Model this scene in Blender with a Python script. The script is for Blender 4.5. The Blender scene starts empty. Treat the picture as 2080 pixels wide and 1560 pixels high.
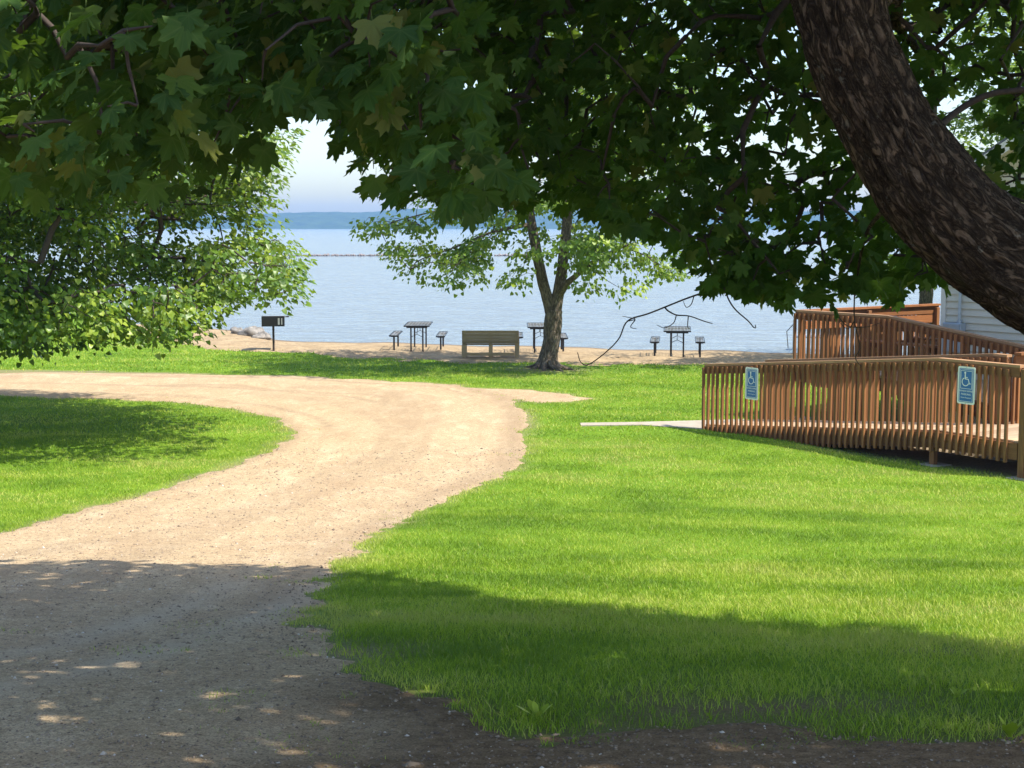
import bpy, math, random
import numpy as np
from mathutils import Vector, Matrix

random.seed(7)
rng = np.random.default_rng(11)
scene = bpy.context.scene
COL = scene.collection

# ------------------------------------------------------------------ camera
CAM_H = 3.55
FPX = 3000.0                       # focal length in pixels of the 2080 px wide photograph
PITCH = math.atan(320.0 / FPX)     # horizon lies 320 px above the picture centre
cam_data = bpy.data.cameras.new('camera')
cam_data.sensor_width = 36.0
cam_data.lens = 36.0 * FPX / 2080.0
cam_data.clip_start = 0.05
cam_data.clip_end = 9000.0
cam = bpy.data.objects.new('camera', cam_data)
cam.location = (0, 0, CAM_H)
cam.rotation_euler = (math.pi / 2 - PITCH, 0, 0)
COL.objects.link(cam)
scene.camera = cam

# ------------------------------------------------------------------ light
SUN_EL = math.radians(55)
SUN_H = Vector((0.93, -0.37, 0)).normalized()
SUN = Vector((SUN_H.x * math.cos(SUN_EL), SUN_H.y * math.cos(SUN_EL), math.sin(SUN_EL)))
world = bpy.data.worlds.new('World')
scene.world = world
world.use_nodes = True
wn = world.node_tree
bg = wn.nodes['Background']
sky = wn.nodes.new('ShaderNodeTexSky')
sky.sky_type = 'NISHITA'
sky.sun_disc = False
sky.sun_elevation = SUN_EL
sky.sun_rotation = math.atan2(SUN.x, SUN.y)
sky.air_density = 1.0
sky.dust_density = 1.4
sky.ozone_density = 1.8
wn.links.new(sky.outputs[0], bg.inputs[0])
bg.inputs[1].default_value = 0.15
sd_ = bpy.data.lights.new('sun', 'SUN')
sd_.energy = 4.3
sd_.angle = math.radians(0.53)
sd_.color = (1.0, 0.93, 0.82)
sun = bpy.data.objects.new('sun', sd_)
sun.rotation_euler = SUN.to_track_quat('Z', 'Y').to_euler()
sun.location = (20, -10, 40)
COL.objects.link(sun)
scene.view_settings.view_transform = 'Standard'
scene.view_settings.look = 'None'
scene.view_settings.exposure = 0.95
scene.view_settings.gamma = 1.0
scene.view_settings.use_curve_mapping = False
cy = scene.cycles
cy.use_denoising = True
cy.max_bounces = 7
cy.diffuse_bounces = 4
cy.glossy_bounces = 3
cy.transmission_bounces = 4
cy.transparent_max_bounces = 4
cy.volume_bounces = 0
cy.caustics_reflective = False
cy.caustics_refractive = False
cy.sample_clamp_indirect = 6.0

# ------------------------------------------------------------------ helpers: projection, ground
cp, sp = math.cos(PITCH), math.sin(PITCH)

def ray(px, py):
    a = (px - 1040.0) / FPX
    b = (780.0 - py) / FPX
    return np.array([a, cp + b * sp, -sp + b * cp])

def P(px, py, d):
    """world point seen at photo pixel (px,py) whose depth along +Y is d"""
    r = ray(px, py)
    return np.array([0, 0, CAM_H]) + r * (d / r[1])

def project(p):
    p = np.atleast_2d(p)
    q = p - np.array([0, 0, CAM_H])
    f = q[:, 1] * cp - q[:, 2] * sp
    u = q[:, 1] * sp + q[:, 2] * cp
    f = np.where(f < 0.05, 0.05, f)
    return 1040 + FPX * q[:, 0] / f, 780 - FPX * u / f, f

PROF_Y = np.array([-200, -20, 0, 3, 5, 7, 9, 11, 13, 15, 17, 19, 21, 24, 60, 4000.0])
PROF_Z = np.array([2.4, 2.1, 1.86, 1.76, 1.65, 1.42, 1.12, 0.82, 0.58, 0.39, 0.23, 0.10, 0.02, 0.0, 0.0, 0.0])

def _lat(ix, iy, iz, seed):
    h = (ix * 374761393 + iy * 668265263 + iz * 2147483647 + seed * 974634777) & 0xffffffff
    h = ((h ^ (h >> 13)) * 1274126177) & 0xffffffff
    h = (h ^ (h >> 16)) & 0xffff
    return h / 65535.0

def noise3(x, y, z, seed=0):
    x, y, z = np.broadcast_arrays(np.asarray(x, float), np.asarray(y, float), np.asarray(z, float))
    ix, iy, iz = np.floor(x).astype(np.int64), np.floor(y).astype(np.int64), np.floor(z).astype(np.int64)
    fx, fy, fz = x - ix, y - iy, z - iz
    fx, fy, fz = [t * t * (3 - 2 * t) for t in (fx, fy, fz)]
    r = 0
    for dx in (0, 1):
        wx = fx if dx else 1 - fx
        for dy in (0, 1):
            wy = fy if dy else 1 - fy
            for dz in (0, 1):
                wz = fz if dz else 1 - fz
                r = r + wx * wy * wz * _lat(ix + dx, iy + dy, iz + dz, seed)
    return r * 2 - 1

def fbm(x, y, z=0.0, oct=4, seed=0):
    r, a, s = 0, 1.0, 1.0
    for k in range(oct):
        r = r + a * noise3(x * s, y * s, z * s + 7.3 * k, seed + k)
        a *= 0.5
        s *= 2.03
    return r

def shore_y(x):
    """depth of the waterline at x"""
    x = np.asarray(x, float)
    y = 44.9 - 0.30 * x
    y = y + np.where(x < -7.8, (-(x + 7.8)) * 1.1 + 1.6 * (1 - np.exp((x + 7.8) * 2.0)), 0)
    return np.clip(y, 24, 130) + 0.25 * np.sin(x * 1.3) + 0.12 * np.sin(x * 3.1 + 1)

WATER_Z = -0.11

def ground_z(x, y):
    x = np.asarray(x, float); y = np.asarray(y, float)
    base = np.interp(y, PROF_Y, PROF_Z)
    for o in (0.35, 0.7, 1.05):
        base = base + np.interp(y + o, PROF_Y, PROF_Z) + np.interp(y - o, PROF_Y, PROF_Z)
    base = base / 7.0
    und = 0.035 * noise3(x * 0.45, y * 0.45, 0, 3) + 0.012 * noise3(x * 1.7, y * 1.7, 0, 4)
    d = shore_y(x) - y                        # metres to the waterline
    beach = np.clip((3.2 - d) / 3.2, 0, 1)
    drop = np.where(d > 0, -0.11 * beach ** 1.5, -0.11 - np.clip(-d, 0, 60) * 0.045)
    k = np.clip(d / 4, 0, 1)
    return base + und * k + drop

def G(px, py):
    """ground point seen at a photo pixel"""
    r = ray(px, py)
    lo, hi = 2.0, 120.0
    f = lambda t: CAM_H + r[2] / r[1] * t - float(ground_z(r[0] / r[1] * t, t))
    for _ in range(50):
        m = (lo + hi) / 2
        if f(m) > 0: lo = m
        else: hi = m
    return np.array([r[0] / r[1] * lo, lo])

# ------------------------------------------------------------------ helpers: meshes, objects
def mesh_np(name, V, F, mat=None, smooth=False, attrs=None):
    """F: (n,k) array of equal polygons"""
    V = np.asarray(V, np.float32); F = np.asarray(F, np.int32)
    me = bpy.data.meshes.new(name)
    n, k = F.shape
    me.vertices.add(len(V)); me.vertices.foreach_set('co', V.ravel())
    me.loops.add(n * k); me.loops.foreach_set('vertex_index', F.ravel())
    me.polygons.add(n)
    me.polygons.foreach_set('loop_start', np.arange(0, n * k, k, dtype=np.int32))
    me.polygons.foreach_set('loop_total', np.full(n, k, np.int32))
    if smooth: me.polygons.foreach_set('use_smooth', np.ones(n, bool))
    me.update(calc_edges=True)
    for an, av in (attrs or {}).items():
        a = me.attributes.new(an, 'FLOAT', 'POINT')
        a.data.foreach_set('value', np.asarray(av, np.float32).ravel())
    if mat: me.materials.append(mat)
    return me

class MB:
    """collects shapes into one mesh"""
    def __init__(self): self.v = []; self.f = []
    def add(self, vs, fs):
        o = len(self.v)
        self.v += [tuple(p) for p in vs]; self.f += [tuple(o + i for i in f) for f in fs]
    def box(self, x0, x1, y0, y1, z0, z1, bev=0.0):
        if bev <= 0:
            vs = [(x, y, z) for x in (x0, x1) for y in (y0, y1) for z in (z0, z1)]
            self.add(vs, [(0, 1, 3, 2), (4, 6, 7, 5), (0, 4, 5, 1), (2, 3, 7, 6), (0, 2, 6, 4), (1, 5, 7, 3)])
            return
        b = min(bev, (x1 - x0) * .45, (y1 - y0) * .45, (z1 - z0) * .45)
        # chamfered box: 24 vertices
        vs = []; idx = {}
        for ix, x in enumerate((x0, x1)):
            for iy, y in enumerate((y0, y1)):
                for iz, z in enumerate((z0, z1)):
                    sx, sy, sz = (1 if ix == 0 else -1), (1 if iy == 0 else -1), (1 if iz == 0 else -1)
                    idx[(ix, iy, iz, 0)] = len(vs); vs.append((x, y + sy * b, z + sz * b))
                    idx[(ix, iy, iz, 1)] = len(vs); vs.append((x + sx * b, y, z + sz * b))
                    idx[(ix, iy, iz, 2)] = len(vs); vs.append((x + sx * b, y + sy * b, z))
        g = lambda *a: idx[a]
        fs = []
        for i in (0, 1):
            q = [g(i, 0, 0, 0), g(i, 0, 1, 0), g(i, 1, 1, 0), g(i, 1, 0, 0)]; fs.append(q if i == 0 else q[::-1])
            q = [g(0, i, 0, 1), g(1, i, 0, 1), g(1, i, 1, 1), g(0, i, 1, 1)]; fs.append(q if i == 0 else q[::-1])
            q = [g(0, 0, i, 2), g(0, 1, i, 2), g(1, 1, i, 2), g(1, 0, i, 2)]; fs.append(q if i == 0 else q[::-1])
        for i in (0, 1):
            for j in (0, 1):
                q = [g(i, j, 0, 0), g(i, j, 0, 1), g(i, j, 1, 1), g(i, j, 1, 0)]; fs.append(q if (i + j) % 2 == 0 else q[::-1])
                q = [g(i, 0, j, 0), g(i, 1, j, 0), g(i, 1, j, 2), g(i, 0, j, 2)]; fs.append(q if (i + j) % 2 == 1 else q[::-1])
                q = [g(0, i, j, 1), g(1, i, j, 1), g(1, i, j, 2), g(0, i, j, 2)]; fs.append(q if (i + j) % 2 == 0 else q[::-1])
        for i in (0, 1):
            for j in (0, 1):
                for k in (0, 1):
                    q = [g(i, j, k, 0), g(i, j, k, 1), g(i, j, k, 2)]; fs.append(q if (i + j + k) % 2 == 0 else q[::-1])
        self.add(vs, fs)
    def hexa(self, c):
        """8 corners: bottom 0..3, top 4..7 (counter-clockwise)"""
        self.add(c, [(3, 2, 1, 0), (4, 5, 6, 7), (0, 1, 5, 4), (1, 2, 6, 5), (2, 3, 7, 6), (3, 0, 4, 7)])
    def tube(self, pts, rad, n=8, cap=True):
        v, f = tube_np(pts, rad, n)
        fs = [tuple(r) for r in f]
        if cap:
            fs.append(tuple(range(n))[::-1]); L = len(v); fs.append(tuple(range(L - n, L)))
        self.add(v, fs)
    def poly(self, pts): self.add(pts, [tuple(range(len(pts)))])
    def build(self, name, mat, parent=None, smooth=False, loc=None):
        me = bpy.data.meshes.new(name)
        me.from_pydata(self.v, [], self.f)
        if smooth: me.polygons.foreach_set('use_smooth', [True] * len(me.polygons))
        me.update()
        return link(name, me, mat, parent, loc)

def link(name, me, mat=None, parent=None, loc=None):
    if mat is not None and not me.materials: me.materials.append(mat)
    o = bpy.data.objects.new(name, me)
    COL.objects.link(o)
    if parent is not None: o.parent = parent
    if loc is not None: o.location = loc
    return o

def tag(o, label=None, cat=None, group=None, kind=None):
    if label: o['label'] = label
    if cat: o['category'] = cat
    if group: o['group'] = group
    if kind: o['kind'] = kind
    return o

def thing(name, label, cat, loc=(0, 0, 0), rotz=0.0, group=None):
    o = bpy.data.objects.new(name, None)
    o.empty_display_size = 0.2
    COL.objects.link(o)
    o.location = loc; o.rotation_euler = (0, 0, rotz)
    return tag(o, label, cat, group)

def tube_np(pts, rad, n=8):
    pts = np.asarray(pts, float); rad = np.broadcast_to(np.asarray(rad, float), (len(pts),))
    t = np.gradient(pts, axis=0); t /= np.linalg.norm(t, axis=1)[:, None] + 1e-9
    ref = np.array([0.31, 0.87, 0.38]) if abs(t[0] @ np.array([0, 0, 1])) > 0.7 else np.array([0.05, 0.06, 1.0])
    a = np.cross(t, ref); a /= np.linalg.norm(a, axis=1)[:, None] + 1e-9
    b = np.cross(t, a)
    th = np.linspace(0, 2 * math.pi, n, endpoint=False)
    V = pts[:, None, :] + rad[:, None, None] * (np.cos(th)[None, :, None] * a[:, None, :] + np.sin(th)[None, :, None] * b[:, None, :])
    V = V.reshape(-1, 3)
    i = np.arange(len(pts) - 1)[:, None] * n; j = np.arange(n)[None, :]; j2 = (j + 1) % n
    F = np.stack([i + j, i + j2, i + n + j2, i + n + j], -1).reshape(-1, 4)
    return V, F

def bark_attrs(pts, rad, n):
    """bark mapping for a plain tube: round the stem and along it"""
    pts = np.asarray(pts, float); rad = np.broadcast_to(np.asarray(rad, float), (len(pts),))
    sl = np.concatenate([[0], np.cumsum(np.linalg.norm(np.diff(pts, axis=0), axis=1))])
    th = np.linspace(0, 2 * math.pi, n, endpoint=False)
    return {'crack': np.zeros(len(pts) * n), 'bc': (rad[:, None] * np.cos(th)).ravel(), 'bs': (rad[:, None] * np.sin(th)).ravel(), 'bl': np.repeat(sl, n)}

def spline(pts, m):
    """Catmull-Rom through pts, m samples per span"""
    p = np.asarray(pts, float)
    q = np.vstack([2 * p[0] - p[1], p, 2 * p[-1] - p[-2]])
    out = []
    for i in range(1, len(q) - 2):
        t = np.linspace(0, 1, m, endpoint=False)[:, None]
        a, b, c, d = q[i - 1], q[i], q[i + 1], q[i + 2]
        out.append(0.5 * (2 * b + (c - a) * t + (2 * a - 5 * b + 4 * c - d) * t ** 2 + (3 * b - a - 3 * c + d) * t ** 3))
    out.append(p[-1:])
    return np.vstack(out)

# ------------------------------------------------------------------ materials
def new_mat(name):
    m = bpy.data.materials.new(name); m.use_nodes = True
    nt = m.node_tree
    return m, nt, nt.nodes['Principled BSDF'], nt.nodes['Material Output']

def N(nt, kind, **kw):
    n = nt.nodes.new(kind)
    for k, v in kw.items(): setattr(n, k, v)
    return n

def ramp(nt, src, stops):
    r = N(nt, 'ShaderNodeValToRGB')
    while len(r.color_ramp.elements) < len(stops): r.color_ramp.elements.new(0.5)
    for e, (p, c) in zip(r.color_ramp.elements, stops):
        e.position = p; e.color = (*c, 1) if len(c) == 3 else c
    nt.links.new(src, r.inputs[0])
    return r.outputs[0]

def noise_tex(nt, scale, detail=4, rough=0.55, coord='Object', vscale=None, dist=0.0):
    tc = N(nt, 'ShaderNodeTexCoord')
    src = tc.outputs[coord]
    if vscale is not None:
        mp = N(nt, 'ShaderNodeMapping'); mp.inputs['Scale'].default_value = vscale
        nt.links.new(src, mp.inputs['Vector']); src = mp.outputs[0]
    n = N(nt, 'ShaderNodeTexNoise')
    n.inputs['Scale'].default_value = scale; n.inputs['Detail'].default_value = detail
    n.inputs['Roughness'].default_value = rough; n.inputs['Distortion'].default_value = dist
    nt.links.new(src, n.inputs['Vector'])
    return n.outputs['Fac']

def mix(nt, a, b, fac, mode='MIX'):
    m = N(nt, 'ShaderNodeMix', data_type='RGBA', blend_type=mode)
    for sock, val in ((m.inputs['Factor'], fac), (m.inputs['A'], a), (m.inputs['B'], b)):
        if isinstance(val, (int, float)): sock.default_value = val
        elif isinstance(val, tuple): sock.default_value = (*val, 1) if len(val) == 3 else val
        else: nt.links.new(val, sock)
    return m.outputs['Result']

def math_n(nt, op, a, b=None, clamp=False):
    m = N(nt, 'ShaderNodeMath', operation=op, use_clamp=clamp)
    for sock, val in ((m.inputs[0], a), (m.inputs[1], b)):
        if val is None: continue
        if isinstance(val, (int, float)): sock.default_value = val
        else: nt.links.new(val, sock)
    return m.outputs[0]

def bump(nt, bsdf, h, strength, dist=0.01):
    b = N(nt, 'ShaderNodeBump'); b.inputs['Strength'].default_value = strength; b.inputs['Distance'].default_value = dist
    nt.links.new(h, b.inputs['Height']); nt.links.new(b.outputs[0], bsdf.inputs['Normal'])

def attr(nt, name):
    a = N(nt, 'ShaderNodeAttribute', attribute_name=name)
    return a.outputs['Fac']

def mat_plain(name, col, rough=0.6, metal=0.0, vary=0.12, scale=20.0, bmp=0.0):
    m, nt, b, _ = new_mat(name)
    n = noise_tex(nt, scale, 4)
    dark = tuple(c * (1 - vary) for c in col); light = tuple(min(1, c * (1 + vary)) for c in col)
    c = ramp(nt, n, [(0.3, dark), (0.7, light)])
    nt.links.new(c, b.inputs['Base Color'])
    b.inputs['Roughness'].default_value = rough; b.inputs['Metallic'].default_value = metal
    if bmp: bump(nt, b, n, bmp)
    return m

def mat_wood(name, dark, light, rough=0.65, along='z', weather=0.0):
    m, nt, b, _ = new_mat(name)
    vs = {'z': (60, 60, 2.5), 'x': (2.5, 60, 60), 'y': (60, 2.5, 60)}[along]
    g = noise_tex(nt, 1.0, 5, 0.6, 'Object', vs, 1.2)
    big = noise_tex(nt, 3.0, 3)
    oi = N(nt, 'ShaderNodeObjectInfo')
    c = ramp(nt, g, [(0.3, dark), (0.72, light)])
    c = mix(nt, c, tuple(x * 0.62 for x in dark), math_n(nt, 'MULTIPLY', big, 0.45))
    tone = ramp(nt, oi.outputs['Random'], [(0.0, (0.72, 0.70, 0.66)), (0.5, (1.0, 0.98, 0.95)), (1.0, (1.22, 1.12, 1.0))])
    c = mix(nt, c, tone, 1.0, 'MULTIPLY')
    nt.links.new(c, b.inputs['Base Color'])
    b.inputs['Roughness'].default_value = rough
    b.inputs['Specular IOR Level'].default_value = 0.25
    bump(nt, b, g, 0.35, 0.003)
    return m

def mat_leaf(name, stops, transl, tcol, vein=False, rough=0.5, spec=0.35):
    m, nt, b, out = new_mat(name)
    c = ramp(nt, attr(nt, 'tint'), stops)
    if vein:
        v = math_n(nt, 'POWER', attr(nt, 'vein'), 9.0)
        c = mix(nt, c, (0.16, 0.22, 0.06), math_n(nt, 'MULTIPLY', v, 0.6))
        n = noise_tex(nt, 35.0, 3)
        c = mix(nt, c, (0.02, 0.045, 0.01), math_n(nt, 'MULTIPLY', n, 0.35))
    nt.links.new(c, b.inputs['Base Color'])
    b.inputs['Roughness'].default_value = rough
    b.inputs['Specular IOR Level'].default_value = spec
    t = N(nt, 'ShaderNodeBsdfTranslucent')
    tc = mix(nt, c, tcol, 0.6)
    nt.links.new(tc, t.inputs['Color'])
    ms = N(nt, 'ShaderNodeMixShader'); ms.inputs[0].default_value = transl
    nt.links.new(b.outputs[0], ms.inputs[1]); nt.links.new(t.outputs[0], ms.inputs[2])
    nt.links.new(ms.outputs[0], out.inputs['Surface'])
    return m

M = {}
M['stain'] = mat_wood('redwood_stain', (0.17, 0.075, 0.031), (0.44, 0.215, 0.092))
M['stain_x'] = mat_wood('redwood_stain_lengthwise', (0.18, 0.078, 0.034), (0.36, 0.17, 0.078), along='x')
M['stain_y'] = mat_wood('redwood_stain_crosswise', (0.22, 0.09, 0.037), (0.42, 0.19, 0.08), along='y')
M['cap'] = mat_wood('pale_sunlit_cap', (0.30, 0.17, 0.09), (0.52, 0.34, 0.21), 0.7, along='x')  # paler than the rail stain, painting in the bright sunlit line along the cap
M['deck'] = mat_wood('worn_deck', (0.42, 0.30, 0.20), (0.62, 0.47, 0.34), 0.75, along='y')
M['bench'] = mat_wood('tan_boards', (0.34, 0.275, 0.18), (0.50, 0.42, 0.29), 0.7, along='x')
M['siding'] = mat_plain('cream_vinyl', (0.60, 0.56, 0.46), 0.5, 0, 0.05, 3.0)
M['trim'] = mat_plain('white_trim', (0.68, 0.66, 0.6), 0.5, 0, 0.05, 5.0)
M['shingle'] = mat_plain('grey_shingle', (0.12, 0.12, 0.125), 0.85, 0, 0.3, 30.0, 0.4)
M['elec'] = mat_plain('galvanised_grey', (0.38, 0.44, 0.50), 0.4, 0.3, 0.08, 8.0)
M['black'] = mat_plain('black_metal', (0.022, 0.021, 0.023), 0.5, 0.4, 0.3, 40.0)
M['rust'] = mat_plain('rusty_black_metal', (0.05, 0.035, 0.028), 0.75, 0.2, 0.5, 18.0, 0.3)
M['concrete'] = mat_plain('concrete', (0.36, 0.315, 0.25), 0.85, 0, 0.14, 6.0, 0.2)
M['rock'] = mat_plain('pale_stone', (0.21, 0.195, 0.175), 0.85, 0, 0.45, 7.0, 0.5)
M['dockmetal'] = mat_plain('grey_aluminium', (0.45, 0.46, 0.48), 0.4, 0.5, 0.1, 8.0)
M['sign_white'] = mat_plain('sign_white', (0.90, 0.89, 0.84), 0.35, 0, 0.03, 12.0)
M['sign_blue'] = mat_plain('sign_blue', (0.035, 0.16, 0.44), 0.35, 0, 0.06, 12.0)

# bark of the near maple
def mat_bark(name, dark, mid, light, scale=1.0):
    """bark mapped along the trunk: long ridges split by dark fissures, with pale lichen"""
    m, nt, b, _ = new_mat(name)
    cx = N(nt, 'ShaderNodeCombineXYZ')
    for k, a in enumerate(('bc', 'bs', 'bl')): nt.links.new(attr(nt, a), cx.inputs[k])
    def tex(sc, det, stretch, rough=0.65, dist=0.0):
        mp = N(nt, 'ShaderNodeMapping'); mp.inputs['Scale'].default_value = (1, 1, stretch)
        nt.links.new(cx.outputs[0], mp.inputs['Vector'])
        n = N(nt, 'ShaderNodeTexNoise'); n.inputs['Scale'].default_value = sc * scale; n.inputs['Detail'].default_value = det
        n.inputs['Roughness'].default_value = rough; n.inputs['Distortion'].default_value = dist
        nt.links.new(mp.outputs[0], n.inputs['Vector']); return n.outputs['Fac']
    ridge = tex(30, 7, 0.30, 0.65, 1.0)
    fine = tex(90, 6, 0.30, 0.7, 0.6)
    big = tex(7, 4, 0.7)
    gap = math_n(nt, 'ABSOLUTE', math_n(nt, 'SUBTRACT', ridge, 0.5))
    fis = ramp(nt, gap, [(0.0, (0.12, 0.12, 0.12)), (0.03, (0.4, 0.4, 0.4)), (0.09, (1, 1, 1))])
    c = ramp(nt, fine, [(0.30, dark), (0.52, mid), (0.75, light)])
    c = mix(nt, c, mid, math_n(nt, 'MULTIPLY', big, 0.5))
    c = mix(nt, (dark[0] * 0.45, dark[1] * 0.45, dark[2] * 0.45), c, fis)
    lich = ramp(nt, tex(16, 6, 0.8, 0.75), [(0.60, (0, 0, 0)), (0.66, (1, 1, 1))])
    c = mix(nt, c, (0.27, 0.27, 0.22), math_n(nt, 'MULTIPLY', lich, 0.6))
    c = mix(nt, c, (dark[0] * 0.5, dark[1] * 0.5, dark[2] * 0.5), math_n(nt, 'MULTIPLY', attr(nt, 'crack'), 0.8))
    nt.links.new(c, b.inputs['Base Color'])
    b.inputs['Roughness'].default_value = 0.9
    b.inputs['Specular IOR Level'].default_value = 0.15
    h = math_n(nt, 'ADD', fis, math_n(nt, 'MULTIPLY', fine, 0.6))
    bump(nt, b, h, 1.0, 0.012)
    return m
M['bark'] = mat_bark('maple_bark', (0.055, 0.039, 0.027), (0.155, 0.112, 0.076), (0.27, 0.205, 0.145))
M['bark2'] = mat_bark('grey_bark', (0.12, 0.095, 0.072), (0.26, 0.21, 0.16), (0.40, 0.34, 0.27), 0.6)
M['twig'] = mat_plain('twig_bark', (0.055, 0.04, 0.032), 0.85, 0, 0.3, 60.0)

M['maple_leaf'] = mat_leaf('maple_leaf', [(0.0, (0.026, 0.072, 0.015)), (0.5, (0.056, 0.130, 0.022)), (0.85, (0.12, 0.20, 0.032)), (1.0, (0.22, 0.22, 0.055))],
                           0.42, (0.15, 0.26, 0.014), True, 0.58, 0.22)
M['lit_leaf'] = mat_leaf('bright_tree_leaf', [(0.0, (0.045, 0.105, 0.014)), (0.5, (0.125, 0.225, 0.026)), (1.0, (0.32, 0.40, 0.045))],
                         0.36, (0.26, 0.38, 0.02), False, 0.4, 0.45)
M['lake_leaf'] = mat_leaf('lake_tree_leaf', [(0.0, (0.07, 0.15, 0.022)), (0.5, (0.17, 0.285, 0.036)), (1.0, (0.36, 0.46, 0.05))],
                          0.42, (0.32, 0.42, 0.03), False, 0.4, 0.4)
M['grass'] = mat_leaf('grass_blade', [(0.0, (0.10, 0.19, 0.015)), (0.42, (0.26, 0.385, 0.024)), (0.72, (0.48, 0.55, 0.08)), (1.0, (0.42, 0.37, 0.15))],
                      0.36, (0.30, 0.45, 0.015), False, 0.5, 0.3)

# lawn soil under the blades
def m_ground():
    m, nt, b, _ = new_mat('lawn')
    n1 = noise_tex(nt, 0.9, 5, 0.6); n2 = noise_tex(nt, 30, 3, 0.6)
    c = ramp(nt, n1, [(0.25, (0.085, 0.175, 0.012)), (0.55, (0.15, 0.28, 0.018)), (0.8, (0.24, 0.37, 0.03))])
    c = mix(nt, c, (0.05, 0.075, 0.012), math_n(nt, 'MULTIPLY', n2, 0.55))
    soil = ramp(nt, n2, [(0.3, (0.15, 0.115, 0.075)), (0.7, (0.32, 0.25, 0.16))])
    n3 = noise_tex(nt, 90, 3, 0.7)
    dsoil = ramp(nt, n3, [(0.3, (0.07, 0.046, 0.025)), (0.55, (0.165, 0.112, 0.064)), (0.8, (0.32, 0.235, 0.15))])
    soil = mix(nt, soil, dsoil, attr(nt, 'soil'))
    c = mix(nt, c, soil, attr(nt, 'bare'))
    nt.links.new(c, b.inputs['Base Color']); b.inputs['Roughness'].default_value = 0.95
    b.inputs['Specular IOR Level'].default_value = 0.1
    bump(nt, b, n2, 0.5, 0.02)
    return m
M['ground'] = m_ground()

def m_gravel():
    m, nt, b, _ = new_mat('gravel')
    n1 = noise_tex(nt, 0.7, 5, 0.6); n2 = noise_tex(nt, 14, 6, 0.75); n3 = noise_tex(nt, 110, 3, 0.7); n4 = noise_tex(nt, 2.6, 5, 0.7, 'Object', (1, 0.45, 1))
    c = ramp(nt, n2, [(0.28, (0.31, 0.228, 0.135)), (0.5, (0.47, 0.357, 0.22)), (0.75, (0.60, 0.47, 0.305))])
    c = mix(nt, c, (0.40, 0.275, 0.165), math_n(nt, 'MULTIPLY', ramp(nt, n1, [(0.4, (0, 0, 0)), (0.7, (1, 1, 1))]), 0.5))
    c = mix(nt, c, (0.60, 0.48, 0.32), math_n(nt, 'MULTIPLY', ramp(nt, n4, [(0.5, (0, 0, 0)), (0.68, (1, 1, 1))]), 0.6))
    spk = ramp(nt, n3, [(0.32, (0.42, 0.42, 0.42)), (0.5, (1, 1, 1)), (0.70, (1.4, 1.37, 1.33))])
    c = mix(nt, c, spk, 0.9, 'MULTIPLY')
    n5 = noise_tex(nt, 42, 4, 0.7)
    c = mix(nt, c, ramp(nt, n5, [(0.33, (0.55, 0.53, 0.5)), (0.5, (1, 1, 1)), (0.7, (1.18, 1.17, 1.15))]), 0.85, 'MULTIPLY')
    c = mix(nt, c, (0.19, 0.135, 0.09), math_n(nt, 'MULTIPLY', attr(nt, 'track'), 0.5))
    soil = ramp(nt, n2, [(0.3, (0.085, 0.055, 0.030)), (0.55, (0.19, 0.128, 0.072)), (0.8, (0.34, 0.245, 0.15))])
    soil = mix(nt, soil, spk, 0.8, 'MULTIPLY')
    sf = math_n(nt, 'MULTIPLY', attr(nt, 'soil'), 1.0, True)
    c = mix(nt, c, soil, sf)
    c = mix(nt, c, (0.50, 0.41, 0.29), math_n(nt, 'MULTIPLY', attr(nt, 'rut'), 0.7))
    nt.links.new(c, b.inputs['Base Color']); b.inputs['Roughness'].default_value = 0.95
    b.inputs['Specular IOR Level'].default_value = 0.1
    bump(nt, b, math_n(nt, 'ADD', n2, n3), 0.8, 0.012)
    return m
M['gravel'] = m_gravel()

def m_pebble():
    m, nt, b, _ = new_mat('pebble')
    c = ramp(nt, attr(nt, 'tint'), [(0.0, (0.12, 0.09, 0.065)), (0.45, (0.28, 0.215, 0.145)), (0.8, (0.44, 0.355, 0.26)), (1.0, (0.66, 0.62, 0.55))])
    nt.links.new(c, b.inputs['Base Color']); b.inputs['Roughness'].default_value = 0.85
    return m
M['pebble'] = m_pebble()

def m_sand():
    m, nt, b, _ = new_mat('sand')
    n1 = noise_tex(nt, 1.4, 5, 0.6); n2 = noise_tex(nt, 9, 6, 0.7)
    c = ramp(nt, n1, [(0.3, (0.29, 0.212, 0.125)), (0.6, (0.42, 0.32, 0.195))])
    c = mix(nt, c, (0.17, 0.12, 0.075), math_n(nt, 'MULTIPLY', ramp(nt, n2, [(0.5, (0, 0, 0)), (0.65, (1, 1, 1))]), 0.6))
    c = mix(nt, c, (0.18, 0.135, 0.09), attr(nt, 'wet'))
    nt.links.new(c, b.inputs['Base Color']); b.inputs['Roughness'].default_value = 0.95
    b.inputs['Specular IOR Level'].default_value = 0.1
    bump(nt, b, n2, 0.8, 0.06)
    return m
M['sand'] = m_sand()

def m_water():
    m, nt, b, _ = new_mat('lake_water')
    b.inputs['Base Color'].default_value = (0.17, 0.20, 0.215, 1)
    b.inputs['Roughness'].default_value = 0.12
    b.inputs['IOR'].default_value = 1.33
    a = noise_tex(nt, 1.0, 3, 0.5, 'Object', (0.55, 1.1, 1), 0.5)
    c = noise_tex(nt, 1.0, 3, 0.5, 'Object', (2.2, 5.0, 1), 0.3)
    d = noise_tex(nt, 1.0, 2, 0.5, 'Object', (0.06, 0.22, 1), 0.3)
    h = math_n(nt, 'ADD', math_n(nt, 'MULTIPLY', a, 0.30), math_n(nt, 'MULTIPLY', c, 0.012))
    h = math_n(nt, 'ADD', h, math_n(nt, 'MULTIPLY', d, 0.22))
    bump(nt, b, h, 1.0, 1.0)
    return m
M['water'] = m_water()

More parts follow.
